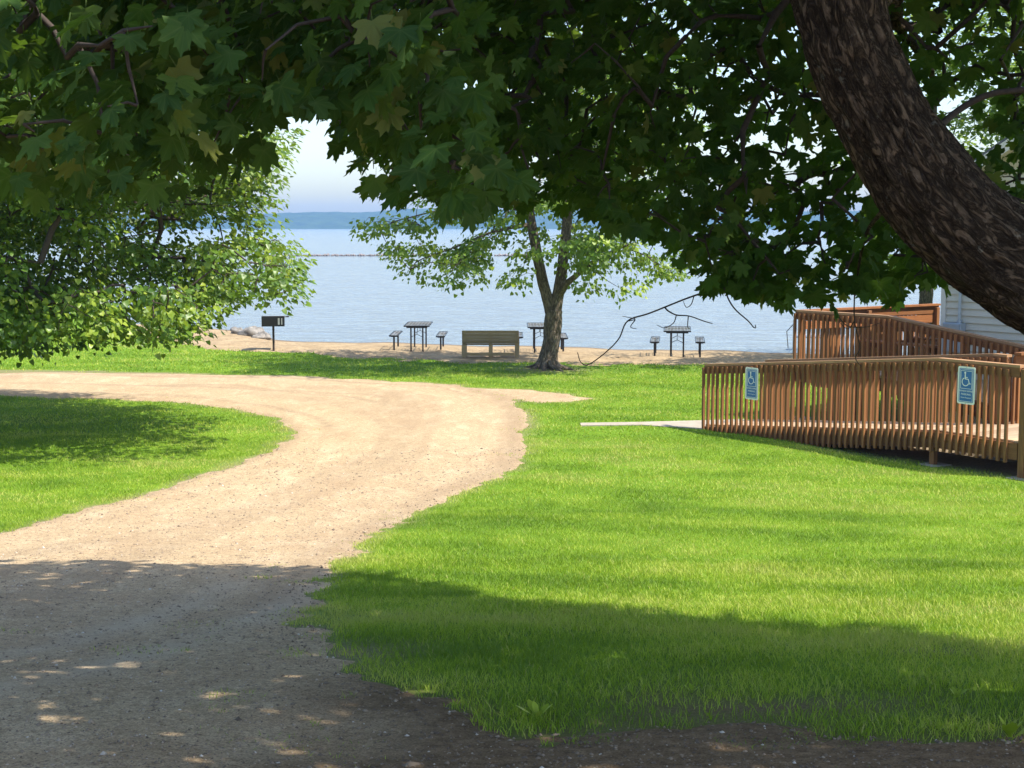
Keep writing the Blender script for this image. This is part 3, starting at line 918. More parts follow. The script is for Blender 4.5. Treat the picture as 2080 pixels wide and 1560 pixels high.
# ------------------------------------------------------------------ house
HU, HV = 1.72, 4.25
house = thing('house', 'cream clapboard-sided house with grey roof at the right edge', 'house', ramp_world(HU, HV, 0.0), ROT)
LEN, WID, EAVE = 8.6, 7.5, 4.12
PK = EAVE + (LEN / 2) * 0.52
m_ = MB()                                     # solid core: gable ends face the ramp
m_.add([(0, 0.03, -.1), (LEN, 0.03, -.1), (LEN, 0.03, EAVE), (LEN / 2, 0.03, PK), (0, 0.03, EAVE), (0, WID, -.1), (LEN, WID, -.1), (LEN, WID, EAVE), (LEN / 2, WID, PK), (0, WID, EAVE)],
       [(0, 1, 2, 3, 4), (9, 8, 7, 6, 5), (0, 5, 6, 1), (1, 6, 7, 2), (4, 9, 5, 0)])
m_.build('wall', M['siding'], house)
z = 0.35
REV = 0.125
while z < PK - 0.15:
    top = z + REV
    lim = lambda zz: max(0.0, (zz - EAVE) / 0.52)
    a0, a1 = max(0.075, lim(top) + 0.0), min(LEN - 0.075, LEN - lim(top))
    if a1 - a0 < 0.3: break
    m_ = MB()
    m_.hexa([(a0, -0.012, z - 0.012), (a1, -0.012, z - 0.012), (a1, 0.029, z - 0.012), (a0, 0.029, z - 0.012), (a0, 0.019, top), (a1, 0.019, top), (a1, 0.029, top), (a0, 0.029, top)])
    m_.build('clapboard', M['siding'], house)
    if z < EAVE - 0.2:
        m_ = MB()
        m_.hexa([(-0.026, 0.075, z - 0.012), (-0.002, 0.075, z - 0.012), (-0.002, WID - .05, z - 0.012), (-0.026, WID - .05, z - 0.012), (-0.011, 0.075, top), (-0.002, 0.075, top), (-0.002, WID - .05, top), (-0.011, WID - .05, top)])
        m_.build('clapboard', M['siding'], house)
    z += REV
m_ = MB(); m_.box(-0.035, 0.072, -0.02, 0.07, 0.3, EAVE); m_.build('corner_trim', M['trim'], house)
# roof: two slopes with overhang, fascia and rake boards
ov = 0.35
for s in (0, 1):
    x0 = -ov if s == 0 else LEN + ov
    z0 = EAVE - ov * 0.52
    m_ = MB()
    c = [(x0, -ov, z0 + 0.02), (LEN / 2, -ov, PK + 0.02), (LEN / 2, WID + ov, PK + 0.02), (x0, WID + ov, z0 + 0.02)]
    if s: c = c[::-1]
    m_.hexa([*c, *[(x, y, z + 0.14) for x, y, z in c]])
    rf = m_.build('roof', M['shingle'], house)
    m_ = MB()
    c = [(x0, -ov - 0.028, z0 - 0.10), (LEN / 2, -ov - 0.028, PK - 0.10), (LEN / 2, -ov - 0.003, PK - 0.10), (x0, -ov - 0.003, z0 - 0.10)]
    if s: c = c[::-1]
    m_.hexa([*c, *[(x, y, z + 0.20) for x, y, z in c]]); m_.build('rake_board', M['trim'], rf)
    m_ = MB()
    c = [(x0 + (0.02 if s == 0 else -.02), -ov, z0 - 0.0), (LEN / 2, -ov, PK), (LEN / 2, 0.0, PK), (x0 + (0.02 if s == 0 else -.02), 0.0, z0)]
    if s: c = c[::-1]
    m_.hexa([*c, *[(x, y, z + 0.015) for x, y, z in c]]); m_.build('soffit', M['trim'], rf)
# electrical box with conduit
eb = thing('electrical_box', 'grey electrical box with conduit on the cream siding above the upper ramp', 'electrical box', ramp_world(HU + 0.33, HV - 0.014, 1.30), ROT)
m_ = MB(); m_.box(-0.20, 0.20, -0.15, 0.004, 0, 0.53, 0.01); m_.build('housing', M['elec'], eb)
m_ = MB(); m_.box(-0.18, 0.18, -0.162, -0.151, 0.02, 0.51, 0.004); m_.build('cover', M['elec'], eb)
m_ = MB(); m_.tube([(0.10, -0.06, 0.53), (0.10, -0.06, 2.4)], 0.028, 10); m_.build('conduit', M['elec'], eb)
m_ = MB(); m_.tube([(0.10, -0.06, 0.532), (0.10, -0.06, 0.58)], 0.048, 10); m_.build('conduit_collar', M['elec'], eb)

# ------------------------------------------------------------------ picnic tables with separate bench seats
def mesh_top(W, Ln, H, name, t):
    """dark rim with a see-through grid of thin metal bars"""
    m_ = MB()
    m_.box(-W, W, -Ln, -Ln + .022, H - .035, H); m_.box(-W, W, Ln - .022, Ln, H - .018, H)
    m_.box(-W, -W + .018, -Ln + .022, Ln - .022, H - .02, H); m_.box(W - .018, W, -Ln + .022, Ln - .022, H - .02, H)
    r_ = m_.build(name, M['black'], t)
    g = MB(); n = max(3, int(2 * W / 0.09))
    for i in range(1, n): x = -W + 2 * W * i / n; g.box(x - .003, x + .003, -Ln + .03, Ln - .03, H - .012, H - .004)
    for i in range(1, 12): y = -Ln + 2 * Ln * i / 12; g.box(-W + .03, W - .03, y - .003, y + .003, H - .0125, H - .0045)
    g.build('metal_grid', M['dockmetal'], r_)

def picnic(px, base_y, d, rot, lab, seat_labs, seat_off=(0.62, 0.62), tilt=0.0):
    c = P(px, base_y, d); gz = float(ground_z(c[0], c[1] + 0.8))
    t = thing('picnic_table', lab, 'picnic table', (c[0], c[1] + 0.8, gz), rot, 'picnic tables on the beach')
    W, Ln, H = 0.37, 0.92, 0.755
    mesh_top(W, Ln, H, 'tabletop', t)
    for e in (-0.8, 0.8):
        for s in (-1, 1):
            m_ = MB(); m_.tube([(s * 0.17, e, -0.05), (s * 0.17, e, H - 0.036)], 0.024, 8); m_.build('leg', M['black'], t)
        m_ = MB(); m_.box(-0.30, 0.30, e - .025, e + .025, H - 0.075, H - 0.0365); m_.build('crossbar', M['black'], t)
        m_ = MB(); m_.tube([(-0.17, e, 0.42), (0, e * 0.97, 0.50), (0.17, e, 0.42)], 0.009, 6); m_.tube([(0, e * .97, 0.50), (0, e * 0.45, H - 0.04)], 0.009, 6)
        m_.build('brace', M['black'], t)
    for s, lb, so in ((-1, seat_labs[0], seat_off[0]), (1, seat_labs[1], seat_off[1])):
        dx, dy = s * so, 0.0
        wx = c[0] + dx * math.cos(rot) ; wy = c[1] + 0.8 + dx * math.sin(rot)
        b_ = thing('bench_seat', lb, 'bench', (wx, wy, float(ground_z(wx, wy))), rot, 'backless seats beside the picnic tables')
        mesh_top(0.13, 0.95, 0.46, 'seat', b_)
        for e in (-0.75, 0.75):
            m_ = MB(); m_.tube([(0, e, -0.05), (0, e, 0.405)], 0.028, 8); m_.build('post', M['black'], b_)
            m_ = MB(); m_.box(-0.09, 0.09, e - .03, e + .03, 0.40, 0.429); m_.build('bracket', M['black'], b_)
picnic(847, 712, 42.2, 0.0, 'black picnic table on the sand left of the tan bench',
       ('black backless seat left of the leftmost picnic table', 'black backless seat between the leftmost picnic table and the tan bench'), (0.66, 0.68))
picnic(1098, 717, 41.4, 0.0, 'black picnic table half hidden behind the forked tree trunk',
       ('black backless seat showing just right of the tan bench end', 'black backless seat just right of the forked tree trunk'), (0.62, 0.64))
picnic(1382, 726, 40.0, -0.115, 'black picnic table on the sand nearest the wooden ramp',
       ('black backless seat left of the picnic table nearest the ramp', 'black backless seat right of the picnic table nearest the ramp'), (0.61, 0.62))

# tan park bench seen from behind
c = P(996, 727, 39.8)
pb_ = thing('park_bench', 'tan wooden bench with plank back seen from behind facing the lake', 'bench', (c[0], c[1], float(ground_z(c[0], c[1]))), -0.03)
for i in range(4):
    m_ = MB(); z0 = 0.42 + i * 0.088
    m_.hexa([(-0.75, 0.02 - i * .012, z0), (0.75, 0.02 - i * .012, z0), (0.75, 0.055 - i * .012, z0), (-0.75, 0.055 - i * .012, z0),
             (-0.75, 0.008 - i * .012, z0 + .084), (0.75, 0.008 - i * .012, z0 + .084), (0.75, 0.043 - i * .012, z0 + .084), (-0.75, 0.043 - i * .012, z0 + .084)])
    m_.build('back_plank', M['bench'], pb_)
for i in range(3):
    m_ = MB(); m_.box(-0.75, 0.75, 0.10 + i * 0.15, 0.24 + i * 0.15, 0.365, 0.40, 0.004); m_.build('seat_plank', M['bench'], pb_)
for x in (-0.72, 0.0, 0.72):
    w = 0.06 if x else 0.045
    m_ = MB()
    m_.hexa([(x - w, 0.03, -.04), (x + w, 0.03, -.04), (x + w, 0.13, -.04), (x - w, 0.13, -.04), (x - w, 0.062, 0.36), (x + w, 0.062, 0.36), (x + w, 0.15, 0.36), (x - w, 0.15, 0.36)])
    m_.build('leg', M['bench'], pb_)
    m_ = MB(); m_.box(x - w * .9, x + w * .9, 0.44, 0.53, -.04, 0.36); m_.build('leg', M['bench'], pb_)
    m_ = MB(); m_.hexa([(x - w * .8, 0.060, 0.36), (x + w * .8, 0.060, 0.36), (x + w * .8, 0.095, 0.36), (x - w * .8, 0.095, 0.36), (x - w * .8, 0.022, 0.76), (x + w * .8, 0.022, 0.76), (x + w * .8, 0.05, 0.76), (x - w * .8, 0.05, 0.76)])
    m_.build('back_support', M['bench'], pb_)
m_ = MB(); m_.box(-0.655, 0.655, 0.018, 0.05, 0.085, 0.165, 0.004); m_.build('stretcher', M['bench'], pb_)
for x in (-0.72, 0.72):
    m_ = MB(); m_.box(x - .05, x + .05, 0.06, 0.55, 0.56, 0.595, 0.004); m_.build('armrest', M['bench'], pb_)
    m_ = MB(); m_.box(x - .04, x + .04, 0.45, 0.53, 0.401, 0.559, 0.004); m_.build('arm_post', M['bench'], pb_)

# charcoal grill on a post
c = P(556, 713, 42.2)
g_ = thing('charcoal_grill', 'black charcoal grill box on a single rusty post at the edge of the sand', 'grill', (c[0], c[1], float(ground_z(c[0], c[1]))), 0.12)
m_ = MB(); m_.tube([(0, 0, -.1), (0, 0, 0.70)], 0.032, 12); m_.build('post', M['rust'], g_)
fb = MB()
w, dpt, z0, z1, th = 0.32, 0.24, 0.70, 0.985, 0.008
fb.box(-w, w, -dpt, dpt, z0, z0 + th)
fb.box(-w, w, -dpt, -dpt + th, z0 + th, z1); fb.box(-w, -w + th, -dpt + th, dpt, z0 + th, z1)
fb.box(w - th, w, -dpt + th, dpt, z0 + th, z1 - 0.02); fb.box(-w + th, w - th, dpt - th, dpt, z0 + th, z1 - 0.12)
fbo = fb.build('firebox', M['black'], g_)
m_ = MB()
for i in range(13): m_.tube([(-w + 0.03 + i * (2 * w - .06) / 12, -dpt + .02, z1 - .02), (-w + 0.03 + i * (2 * w - .06) / 12, dpt - .02, z1 - .02)], 0.006, 6)
m_.tube([(-w + .01, -dpt + .02, z1 - .02), (w + .05, -dpt + .02, z1 - .02)], 0.008, 6); m_.tube([(-w + .01, dpt - .02, z1 - .02), (w + .05, dpt - .02, z1 - .02)], 0.008, 6)
m_.build('cooking_grate', M['rust'], g_)
for s in (-1, 1):
    m_ = MB(); m_.tube([(w + .05, s * .15, z1 - .02), (w + .13, s * .15, z1 - .02)], 0.012, 8); m_.build('grate_handle', M['black'], g_)
m_ = MB(); m_.box(0.14, 0.19, -dpt - .006, -dpt - .0005, z0 + .05, z1 - .05); m_.box(0.235, 0.265, -dpt - .006, -dpt - .0005, z0 + .05, z1 - .05); m_.build('height_bracket', M['dockmetal'], g_)

# shoreline boulders
def boulder(x, y, r, label, sd):
    n1, n2 = 12, 18
    th = np.linspace(0.02, math.pi - 0.02, n1); ph = np.linspace(0, 2 * math.pi, n2, endpoint=False)
    T, Ph = np.meshgrid(th, ph, indexing='ij')
    d = np.stack([np.sin(T) * np.cos(Ph), np.sin(T) * np.sin(Ph), np.cos(T)], -1)
    rr = 1 + 0.5 * noise3(d[..., 0] * 1.6, d[..., 1] * 1.6, d[..., 2] * 1.6, sd) + 0.3 * noise3(d[..., 0] * 4, d[..., 1] * 4, d[..., 2] * 4, sd + 1)
    V = (d * rr[..., None] * np.array([1.25, 0.9, 0.75]) * r).reshape(-1, 3)
    i = np.arange(n1 - 1)[:, None] * n2; j = np.arange(n2)[None, :]; j2 = (j + 1) % n2
    F = np.stack([i + j, i + n2 + j, i + n2 + j2, i + j2], -1).reshape(-1, 4)
    o = link('boulder', mesh_np('boulder', V, F, M['rock'], False), None, None, (x, y, float(ground_z(x, y)) + r * 0.3))
    return tag(o, label, 'rock', 'pale boulders at the waterline')
for (px, py, d, r, lb) in ((512, 682, 48.2, 0.34, 'largest pale boulder at the waterline behind the grill'), (488, 683, 48.8, 0.25, 'pale boulder at the left end of the shoreline rocks'),
                           (536, 686, 47.4, 0.19, 'small pale boulder nearest the grill at the waterline'), (524, 688, 47.2, 0.16, 'smallest pale stone in front of the shoreline boulders')):
    q = P(px, py, d); boulder(q[0], q[1], r, lb, int(px))

# small metal dock by the ramp
c = P(1636, 712, 43.6)
dk = thing('metal_dock', 'small grey metal dock frame at the water beyond the ramp railing', 'dock', (c[0], c[1], WATER_Z), -0.3)
for i in range(6):
    m_ = MB(); m_.box(-0.3 + i * .24, -0.3 + i * .24 + .2, -0.5, 0.9, 0.42, 0.45); m_.build('dock_plank', M['dockmetal'], dk)
for x in (-0.3, 1.1):
    for y in (-0.5, 0.9):
        m_ = MB(); m_.tube([(x, y, -1.0), (x, y, 0.95)], 0.025, 8); m_.build('post', M['dockmetal'], dk)
m_ = MB(); m_.tube([(-0.32, -0.5, 0.8), (-0.5, -0.5, 0.6), (-0.45, -0.5, 0.1)], 0.018, 6); m_.build('ladder_rail', M['dockmetal'], dk)

# ------------------------------------------------------------------ trees
def leaf_template(kind):
    if kind == 'maple':
        half = [(0, 1.0, 1), (4, .84, 0), (12, .76, 0), (17, .84, 0), (20, .66, 0), (27, .55, 0), (33, .68, 0), (38, .80, 0), (46, .96, 1), (51, .78, 0), (61, .78, 0), (65, .62, 0), (77, .50, 0), (87, .58, 0), (101, .70, 1), (115, .52, 0), (138, .36, 0), (170, .12, 0)]
    elif kind == 'maple_simple':
        half = [(0, 1.0, 1), (26, .56, 0), (46, .95, 1), (76, .50, 0), (108, .62, 1)]
    else:
        half = [(0, 1.0, 1), (34, .66, 0), (92, .50, 0)]
    pts, vn = [], []
    for a, r, v in half: pts.append((r * math.sin(math.radians(a)), r * math.cos(math.radians(a)))); vn.append(v)
    for a, r, v in half[::-1]:
        if a == 0: continue
        pts.append((-r * math.sin(math.radians(a)), r * math.cos(math.radians(a)))); vn.append(v)
    V = [(0, 0, 0)] + [(x, y, 0) for x, y in pts]
    V = np.array(V); vn = np.array([1] + vn, float)
    r2 = V[:, 0] ** 2 + V[:, 1] ** 2
    V[:, 2] = -0.16 * r2 + 0.16 * np.abs(V[:, 0]) * (1 - 0.4 * np.abs(V[:, 0]))
    V[:, 2] += 0.03 * np.sin(np.arange(len(V)) * 2.1)
    n = len(pts)
    F = np.array([(0, 1 + (i + 1) % n, 1 + i) for i in range(n)])
    if kind in ('maple',):        # slender petiole
        o = len(V); w = 0.012
        V = np.vstack([V, [(-w, -0.0, 0.0), (w, 0.0, 0.0), (w * .8, -0.55, 0.10), (-w * .8, -0.55, 0.10)]]); vn = np.concatenate([vn, [1, 1, 1, 1]])
        F = np.vstack([F, [(o, o + 1, o + 2), (o, o + 2, o + 3)]])
    return V, F, vn
TPL = {k: leaf_template(k) for k in ('maple', 'maple_simple', 'small')}

def norm(v): return v / (np.linalg.norm(v, axis=-1, keepdims=True) + 1e-9)

def frames(tip, nrm):
    tip = norm(tip); x = norm(np.cross(tip, nrm)); z = np.cross(x, tip)
    return np.stack([x, tip, z], -1)         # columns

def leaves_mesh(name, kind, pos, R, size, tint, mat, origin):
    V, F, vn = TPL[kind]
    n, k = len(pos), len(V)
    cr = np.random.default_rng(n)
    c1, c2, c3 = cr.normal(0, 0.16, (n, 1)), cr.normal(0, 0.22, (n, 1)), cr.normal(0.05, 0.22, (n, 1))
    VV = np.repeat(V[None], n, 0)
    VV[..., 0] *= cr.uniform(0.82, 1.12, (n, 1))
    VV[..., 2] += c1 * V[None, :, 1] ** 2 + c2 * V[None, :, 0] * V[None, :, 1] - c3 * V[None, :, 0] ** 2
    W = np.einsum('nij,nkj->nki', R * size[:, None, None], VV) + (pos - origin)[:, None, :]
    FF = (F[None] + (np.arange(n) * k)[:, None, None]).reshape(-1, 3)
    return mesh_np(name, W.reshape(-1, 3), FF, mat, False, {'tint': np.repeat(tint, k), 'vein': np.tile(vn, n)})

def spray(centers, outdir, per, spread, droop, size, flat=0.45, tintf=None, r=rng):
    """leaves round each cluster centre: position, frame, size, tint"""
    n = len(centers)
    c = np.repeat(centers, per, 0); od = np.repeat(outdir, per, 0)
    a = r.normal(0, 1, (n * per, 3)); a[:, 2] *= flat
    rad = spread * np.cbrt(r.uniform(0.05, 1, (n * per, 1)))
    off = norm(a) * rad; off[:, 2] -= 0.25 * rad[:, 0]
    pos = c + off
    tip = norm(off * np.array([1, 1, 0.4])) * 0.9 + od * 0.5 + r.normal(0, 0.35, (n * per, 3)); tip[:, 2] -= droop
    nr = np.array([0, 0, 1.0]) + off / spread * 0.5 + r.normal(0, 0.38, (n * per, 3)) + od * 0.45
    R = frames(tip, nr)
    s = size * r.uniform(0.6, 1.22, n * per)
    ti = np.clip(np.repeat(r.normal(0.42, 0.2, n), per) + r.normal(0, 0.16, n * per), 0, 0.93)
    return pos, R, s, ti

def grow(roots, clusters, step=0.35, r=rng, sag=0.06):
    """joins every cluster to the nearest older node: returns list of polylines with node ids"""
    nodes = [np.array(p, float) for p in roots]; par = [-1] * len(nodes)
    A = np.array(roots, float)
    order = np.argsort(np.min(np.linalg.norm(clusters[:, None] - A[None], axis=2), 1))
    buf = np.zeros((len(roots) + len(clusters) * 14, 3)); n = len(roots); buf[:n] = A
    paths = []
    for ci in order:
        c = clusters[ci]
        d = np.linalg.norm(buf[:n] - c, axis=1)
        b = int(np.argmin(d)); a = buf[b].copy(); L = d[b]
        k = min(12, max(2, int(L / step)))
        prev = b; ids = [b]
        side = r.normal(0, 0.07, 3) * L
        for j in range(1, k + 1):
            t = j / k
            q = a + (c - a) * t + side * math.sin(t * math.pi) + np.array([0, 0, sag * L * math.sin(t * math.pi)])
            buf[n] = q; par.append(prev); prev = n; ids.append(n); n += 1
        paths.append(ids)
    par = np.array(par)
    w = np.zeros(n)
    for ids in paths: w[ids[-1]] += 1
    for i in range(n - 1, -1, -1):
        if par[i] >= 0: w[par[i]] += w[i]
    return buf[:n], paths, w

def branch_mesh(name, nodes, paths, w, r0, mat, origin, sides=5, rmax=0.1, pw=0.42):
    Vs, Fs, o = [], [], 0
    rad = np.minimum(rmax, r0 * np.maximum(w, 1) ** pw)
    for ids in paths:
        pts = nodes[ids] - origin
        if np.linalg.norm(pts[-1] - pts[0]) < 0.02: continue
        rr = rad[ids].copy(); rr[0] = min(rr[0], rr[1] * 1.25); rr[-1] *= 0.55
        v, f = tube_np(pts, rr, sides); Vs.append(v); Fs.append(f + o); o += len(v)
    V = np.vstack(Vs)
    return mesh_np(name, V, np.vstack(Fs), mat, True, {'crack': np.zeros(len(V))})

def bark_tube(name, pts, rad, m, nseg, nper, mat, origin, amp=0.018, flare=0.0, bulges=(), seed=1, plate_len=2.6, kfreq=30.0):
    """a long trunk with furrowed bark as real relief"""
    c = spline(pts, nper); r = np.interp(np.linspace(0, 1, len(c)), np.linspace(0, 1, len(rad)), rad)
    s = np.concatenate([[0], np.cumsum(np.linalg.norm(np.diff(c, axis=0), axis=1))])
    t = norm(np.gradient(c, axis=0))
    ref = np.array([0.2, -0.97, 0.1]); a = norm(np.cross(t, ref)); b = np.cross(t, a)
    th = np.linspace(0, 2 * math.pi, m, endpoint=False)
    S, T = np.meshgrid(s, th, indexing='ij'); RR = np.broadcast_to(r[:, None], S.shape)
    cx, sx = np.cos(T), np.sin(T)
    k = kfreq
    wob = 0.8 * noise3(cx * 2, sx * 2, S * 2.2, seed + 5)
    n1 = noise3(cx * RR * k + wob, sx * RR * k, S * plate_len * 2, seed)
    n2 = noise3(cx * RR * k * 2.3 + wob, sx * RR * k * 2.3, S * plate_len * 4.5, seed + 1)
    n3 = noise3(cx * 1.3, sx * 1.3, S * 1.4, seed + 2)
    fur = np.abs(n1) * 0.75 + np.abs(n2) * 0.35
    crack = np.clip(1 - fur / 0.26, 0, 1) ** 0.7
    h = amp * (np.minimum(fur, 0.55) * 1.6 - 0.5) + RR * 0.08 * n3
    for (bs, bt, br, bh) in bulges:
        dd = ((S - bs) / br) ** 2 + (np.angle(np.exp(1j * (T - bt))) * RR / br) ** 2
        h = h + bh * np.exp(-dd * 1.6) - bh * 0.35 * np.exp(-((np.sqrt(dd) - 0.15) / 0.18) ** 2)
    if flare: h = h + flare * np.exp(-S / 0.28) * (0.75 + 0.5 * np.sin(T * 5 + 0.8) * 0.9)
    rad_ = RR + h
    V = c[:, None] + rad_[..., None] * (cx[..., None] * a[:, None] + sx[..., None] * b[:, None])
    nr = len(c)
    i = np.arange(nr - 1)[:, None] * m; j = np.arange(m)[None, :]; j2 = (j + 1) % m
    F = np.stack([i + j, i + j2, i + m + j2, i + m + j], -1).reshape(-1, 4)
    return mesh_np(name, V.reshape(-1, 3) - origin, F, mat, True, {'crack': crack.ravel() * 0.85, 'bc': (cx * RR).ravel(), 'bs': (sx * RR).ravel(), 'bl': S.ravel()}), c, r

# ---- the near maple: leaning trunk at right, canopy over the top of the picture
TB = np.array([2.62, 5.75, float(ground_z(2.62, 5.75)) - 0.06])
maple = thing('maple_tree', 'big maple with dark leaning trunk at right and shaded leaves across the top', 'tree', tuple(TB))
tp = [TB, TB + [0.02, 0.05, 0.45], TB + [0.03, 0.14, 0.95], P(2215, 655, 6.05), P(2085, 545, 6.05), P(1985, 480, 6.05), P(1890, 385, 6.05), P(1808, 260, 6.05), P(1738, 120, 6.05), P(1698, -10, 6.05), P(1668, -160, 6.05),
      P(1640, -420, 6.1), P(1600, -800, 6.2), P(1550, -1300, 6.4)]
tr = [0.30, 0.265, 0.25, 0.245, 0.225, 0.212, 0.206, 0.186, 0.176, 0.172, 0.168, 0.15, 0.12, 0.08]
me, tc, _ = bark_tube('trunk', tp, tr, 128, 0, 36, M['bark'], TB, 0.026, 0.10, [(3.05, 1.45, 0.17, 0.05), (4.35, 2.6, 0.12, 0.045)], 3, 3.2, 46.0)
link('trunk', me, None, maple)

lower = np.array([(-400, 345), (-200, 352), (0, 352), (150, 362), (300, 340), (420, 318), (500, 262), (570, 205), (640, 222), (664, 240), (673, 306), (692, 306), (702, 258), (722, 265), (736, 370), (760, 382), (800, 392), (900, 424), (1000, 432), (1100, 418), (1200, 440), (1290, 478), (1380, 502), (1410, 548), (1440, 588),
                  (1550, 598), (1650, 614), (1780, 620), (1850, 594), (1950, 582), (2080, 560), (2400, 560)], float)
def low(px): return np.interp(px, lower[:, 0], lower[:, 1])
boughs = [
    [P(1668, -160, 6.05), (0.75, 5.7, 5.05), (0.05, 5.35, 5.15), (-0.8, 5.0, 5.05), (-1.7, 4.8, 4.95), (-2.6, 4.7, 4.9)],
    [P(1655, -300, 6.1), (0.9, 7.0, 5.5), (0.4, 7.9, 5.4), (-0.2, 8.7, 5.1), (-0.9, 9.3, 4.8)],
    [P(1640, -420, 6.1), (1.1, 6.9, 6.2), (1.0, 7.8, 6.6), (0.6, 8.8, 6.9)],
    [P(1600, -800, 6.2), (0.2, 6.6, 6.8), (-1.4, 7.4, 7.3), (-3.2, 8.2, 7.4)],
    [P(1730, 110, 6.05), (1.75, 7.0, 4.6), (2.0, 7.7, 4.55), (2.4, 8.3, 4.3)],
    [(2.52, 6.0, 2.72), (2.78, 6.02, 3.25), (3.1, 6.05, 4.0), (3.7, 6.15, 5.2), (4.4, 6.1, 6.6), (5.3, 5.8, 7.8)],
    [(3.1, 6.05, 4.0), (3.1, 5.2, 5.4), (3.0, 4.2, 6.4), (2.8, 3.6, 7.0)],
    [(3.7, 6.15, 5.2), (4.4, 7.2, 6.0), (4.9, 8.0, 6.4)],
]
roots = []
for i, b in enumerate(boughs):
    p = spline([np.array(q, float) for q in b], 8)
    p[1:-1] += rng.normal(0, 0.015, (len(p) - 2, 3))
    r0, r1 = ((0.075, 0.016) if i < 5 else (0.17, 0.05) if i == 5 else (0.09, 0.03))
    if i in (4,): r0, r1 = 0.05, 0.012
    rb = np.linspace(r0, r1, len(p))
    v, f = tube_np(p - TB, rb, 14)
    link('bough', mesh_np('bough', v, f, M['bark'], True, bark_attrs(p, rb, 14)), None, maple)
    roots += list(p[4:])

def inside_shadow(c, slack=0.0):
    """does this point's shadow land inside the shaded foreground?"""
    h = c[:, 2] - ground_z(c[:, 0], c[:, 1])
    k = h / SUN.z
    lx, ly = c[:, 0] - SUN.x * k, c[:, 1] - SUN.y * k
    h2 = c[:, 2] - ground_z(lx, ly); k = h2 / SUN.z
    lx, ly = c[:, 0] - SUN.x * k, c[:, 1] - SUN.y * k
    return ly < np.interp(lx, SE[:, 0], SE[:, 1]) - slack

def sample_px(n, x0, x1, y0, d0, d1, marg):
    px = rng.uniform(x0, x1, n); d = rng.uniform(d0 ** 2, d1 ** 2, n) ** 0.5
    yl = low(px) - marg * FPX / d
    py = y0 + (yl - y0) * rng.uniform(0, 1, n) ** 0.8
    return np.array([P(a, b, c) for a, b, c in zip(px, py, d)])
# close spray at left (4-6 m), main canopy behind it (7-10 m)
cA = sample_px(280, -330, 960, -420, 4.1, 5.8, 0.075)
cA2 = sample_px(150, -330, 700, -420, 5.8, 8.2, 0.09)
cB = sample_px(2000, 640, 2350, -420, 6.9, 9.9, 0.085)
pxB = project(cB)[0]; pyB = project(cB)[1]
cB = cB[~((pxB < 760) & (pyB > 380))]
cB = cB[inside_shadow(cB, 0.12)][:1000]
cA2 = cA2[inside_shadow(cA2, 0.1)]
cB = np.vstack([cB, sample_px(46, 1408, 1900, 480, 7.0, 8.2, 0.06)])
cA = np.vstack([cA, [P(676, 232, 4.6), P(684, 250, 4.6), P(858, 205, 4.4), P(905, 195, 4.4), P(430, 300, 4.7), P(300, 335, 4.8)]])
# sunward canopy: laid out by where its shade falls, three tiers
tiers = []
for tier, (h0, h1, cell) in enumerate(((4.0, 5.4, 0.31), (5.2, 6.8, 0.33), (6.5, 8.6, 0.36))):
    gx, gy = np.meshgrid(np.arange(-7.5, 5.5, cell), np.arange(-4.0, 13.5, cell))
    gx = gx.ravel() + rng.uniform(-.5, .5, gx.size) * cell; gy = gy.ravel() + rng.uniform(-.5, .5, gy.size) * cell
    gz = ground_z(gx, gy); hh = rng.uniform(h0, h1, gx.size)
    k = hh / SUN.z
    c = np.stack([gx + SUN.x * k, gy + SUN.y * k, gz + hh], -1)
    e = np.interp(gx, SE[:, 0], SE[:, 1])
    ok = (gy < e - 0.22) & (gy > 3.4) & (np.abs(gx) < 0.3467 * 1.14 * gy + 0.9)
    dist = np.hypot((c[:, 0] - 2.0) / 9.5, (c[:, 1] - 4.8) / 8.6)
    ok &= dist < 1
    px, py, f = project(c)
    inview = (px > -150) & (px < 2230) & (py > -150) & (py < 1700) & (c[:, 1] > 0.3)
    ok &= ~inview | ((f > 7.2) & (py < low(px) - 120))
    ok &= ~((c[:, 1] > -1) & (c[:, 1] < 4.2) & (np.abs(c[:, 0]) < 2) & (c[:, 2] < 5.0))
    tiers.append(c[ok])
cU = np.vstack(tiers)
allc = np.vstack([cA, cA2, cB, cU])
nodes, paths, w = grow(roots, allc)
bo = link('branchwork', branch_mesh('branchwork', nodes, paths, w, 0.0042, M['twig'], TB, 5, 0.045), None, maple)
bo['kind'] = 'stuff'
ax = np.array([2.0, 5.5, 4.5])
def outd(c): d = norm(c - ax); d[:, 2] *= 0.3; return d
pA, RA, sA, tA = spray(cA, outd(cA), 9, 0.20, 0.85, 0.079, 0.7)
pA2, RA2, sA2, tA2 = spray(cA2, outd(cA2), 9, 0.22, 0.85, 0.080, 0.7)
pB, RB, sB, tB = spray(cB, outd(cB), 8, 0.21, 0.80, 0.080, 0.7)
pU, RU, sU, tU = spray(cU, outd(cU), 9, 0.30, 0.30, 0.160, 0.5)
pV = np.vstack([pA, pA2, pB]); RV = np.concatenate([RA, RA2, RB]); sV = np.concatenate([sA, sA2, sB]); tV = np.concatenate([tA, tA2, tB])
# a few yellowing leaves
tV = np.where(rng.uniform(0, 1, len(tV)) < 0.03, 0.99, tV)
px, py, f = project(pV)
clear = ~((py > low(px) + 8 + 26 * noise3(px / 26, py / 60, 0, 5)) & (px > 545))
clear |= (px > 2080)
pV, RV, sV, tV, px, py, f = [a[clear] for a in (pV, RV, sV, tV, px, py, f)]
vis = (px > -30) & (px < 2110) & (py > -30) & (py < 700)
rank = np.where(vis, sV / f, 0)
big = np.argsort(-rank)[:300]
rest = np.setdiff1d(np.arange(len(pV)), big)
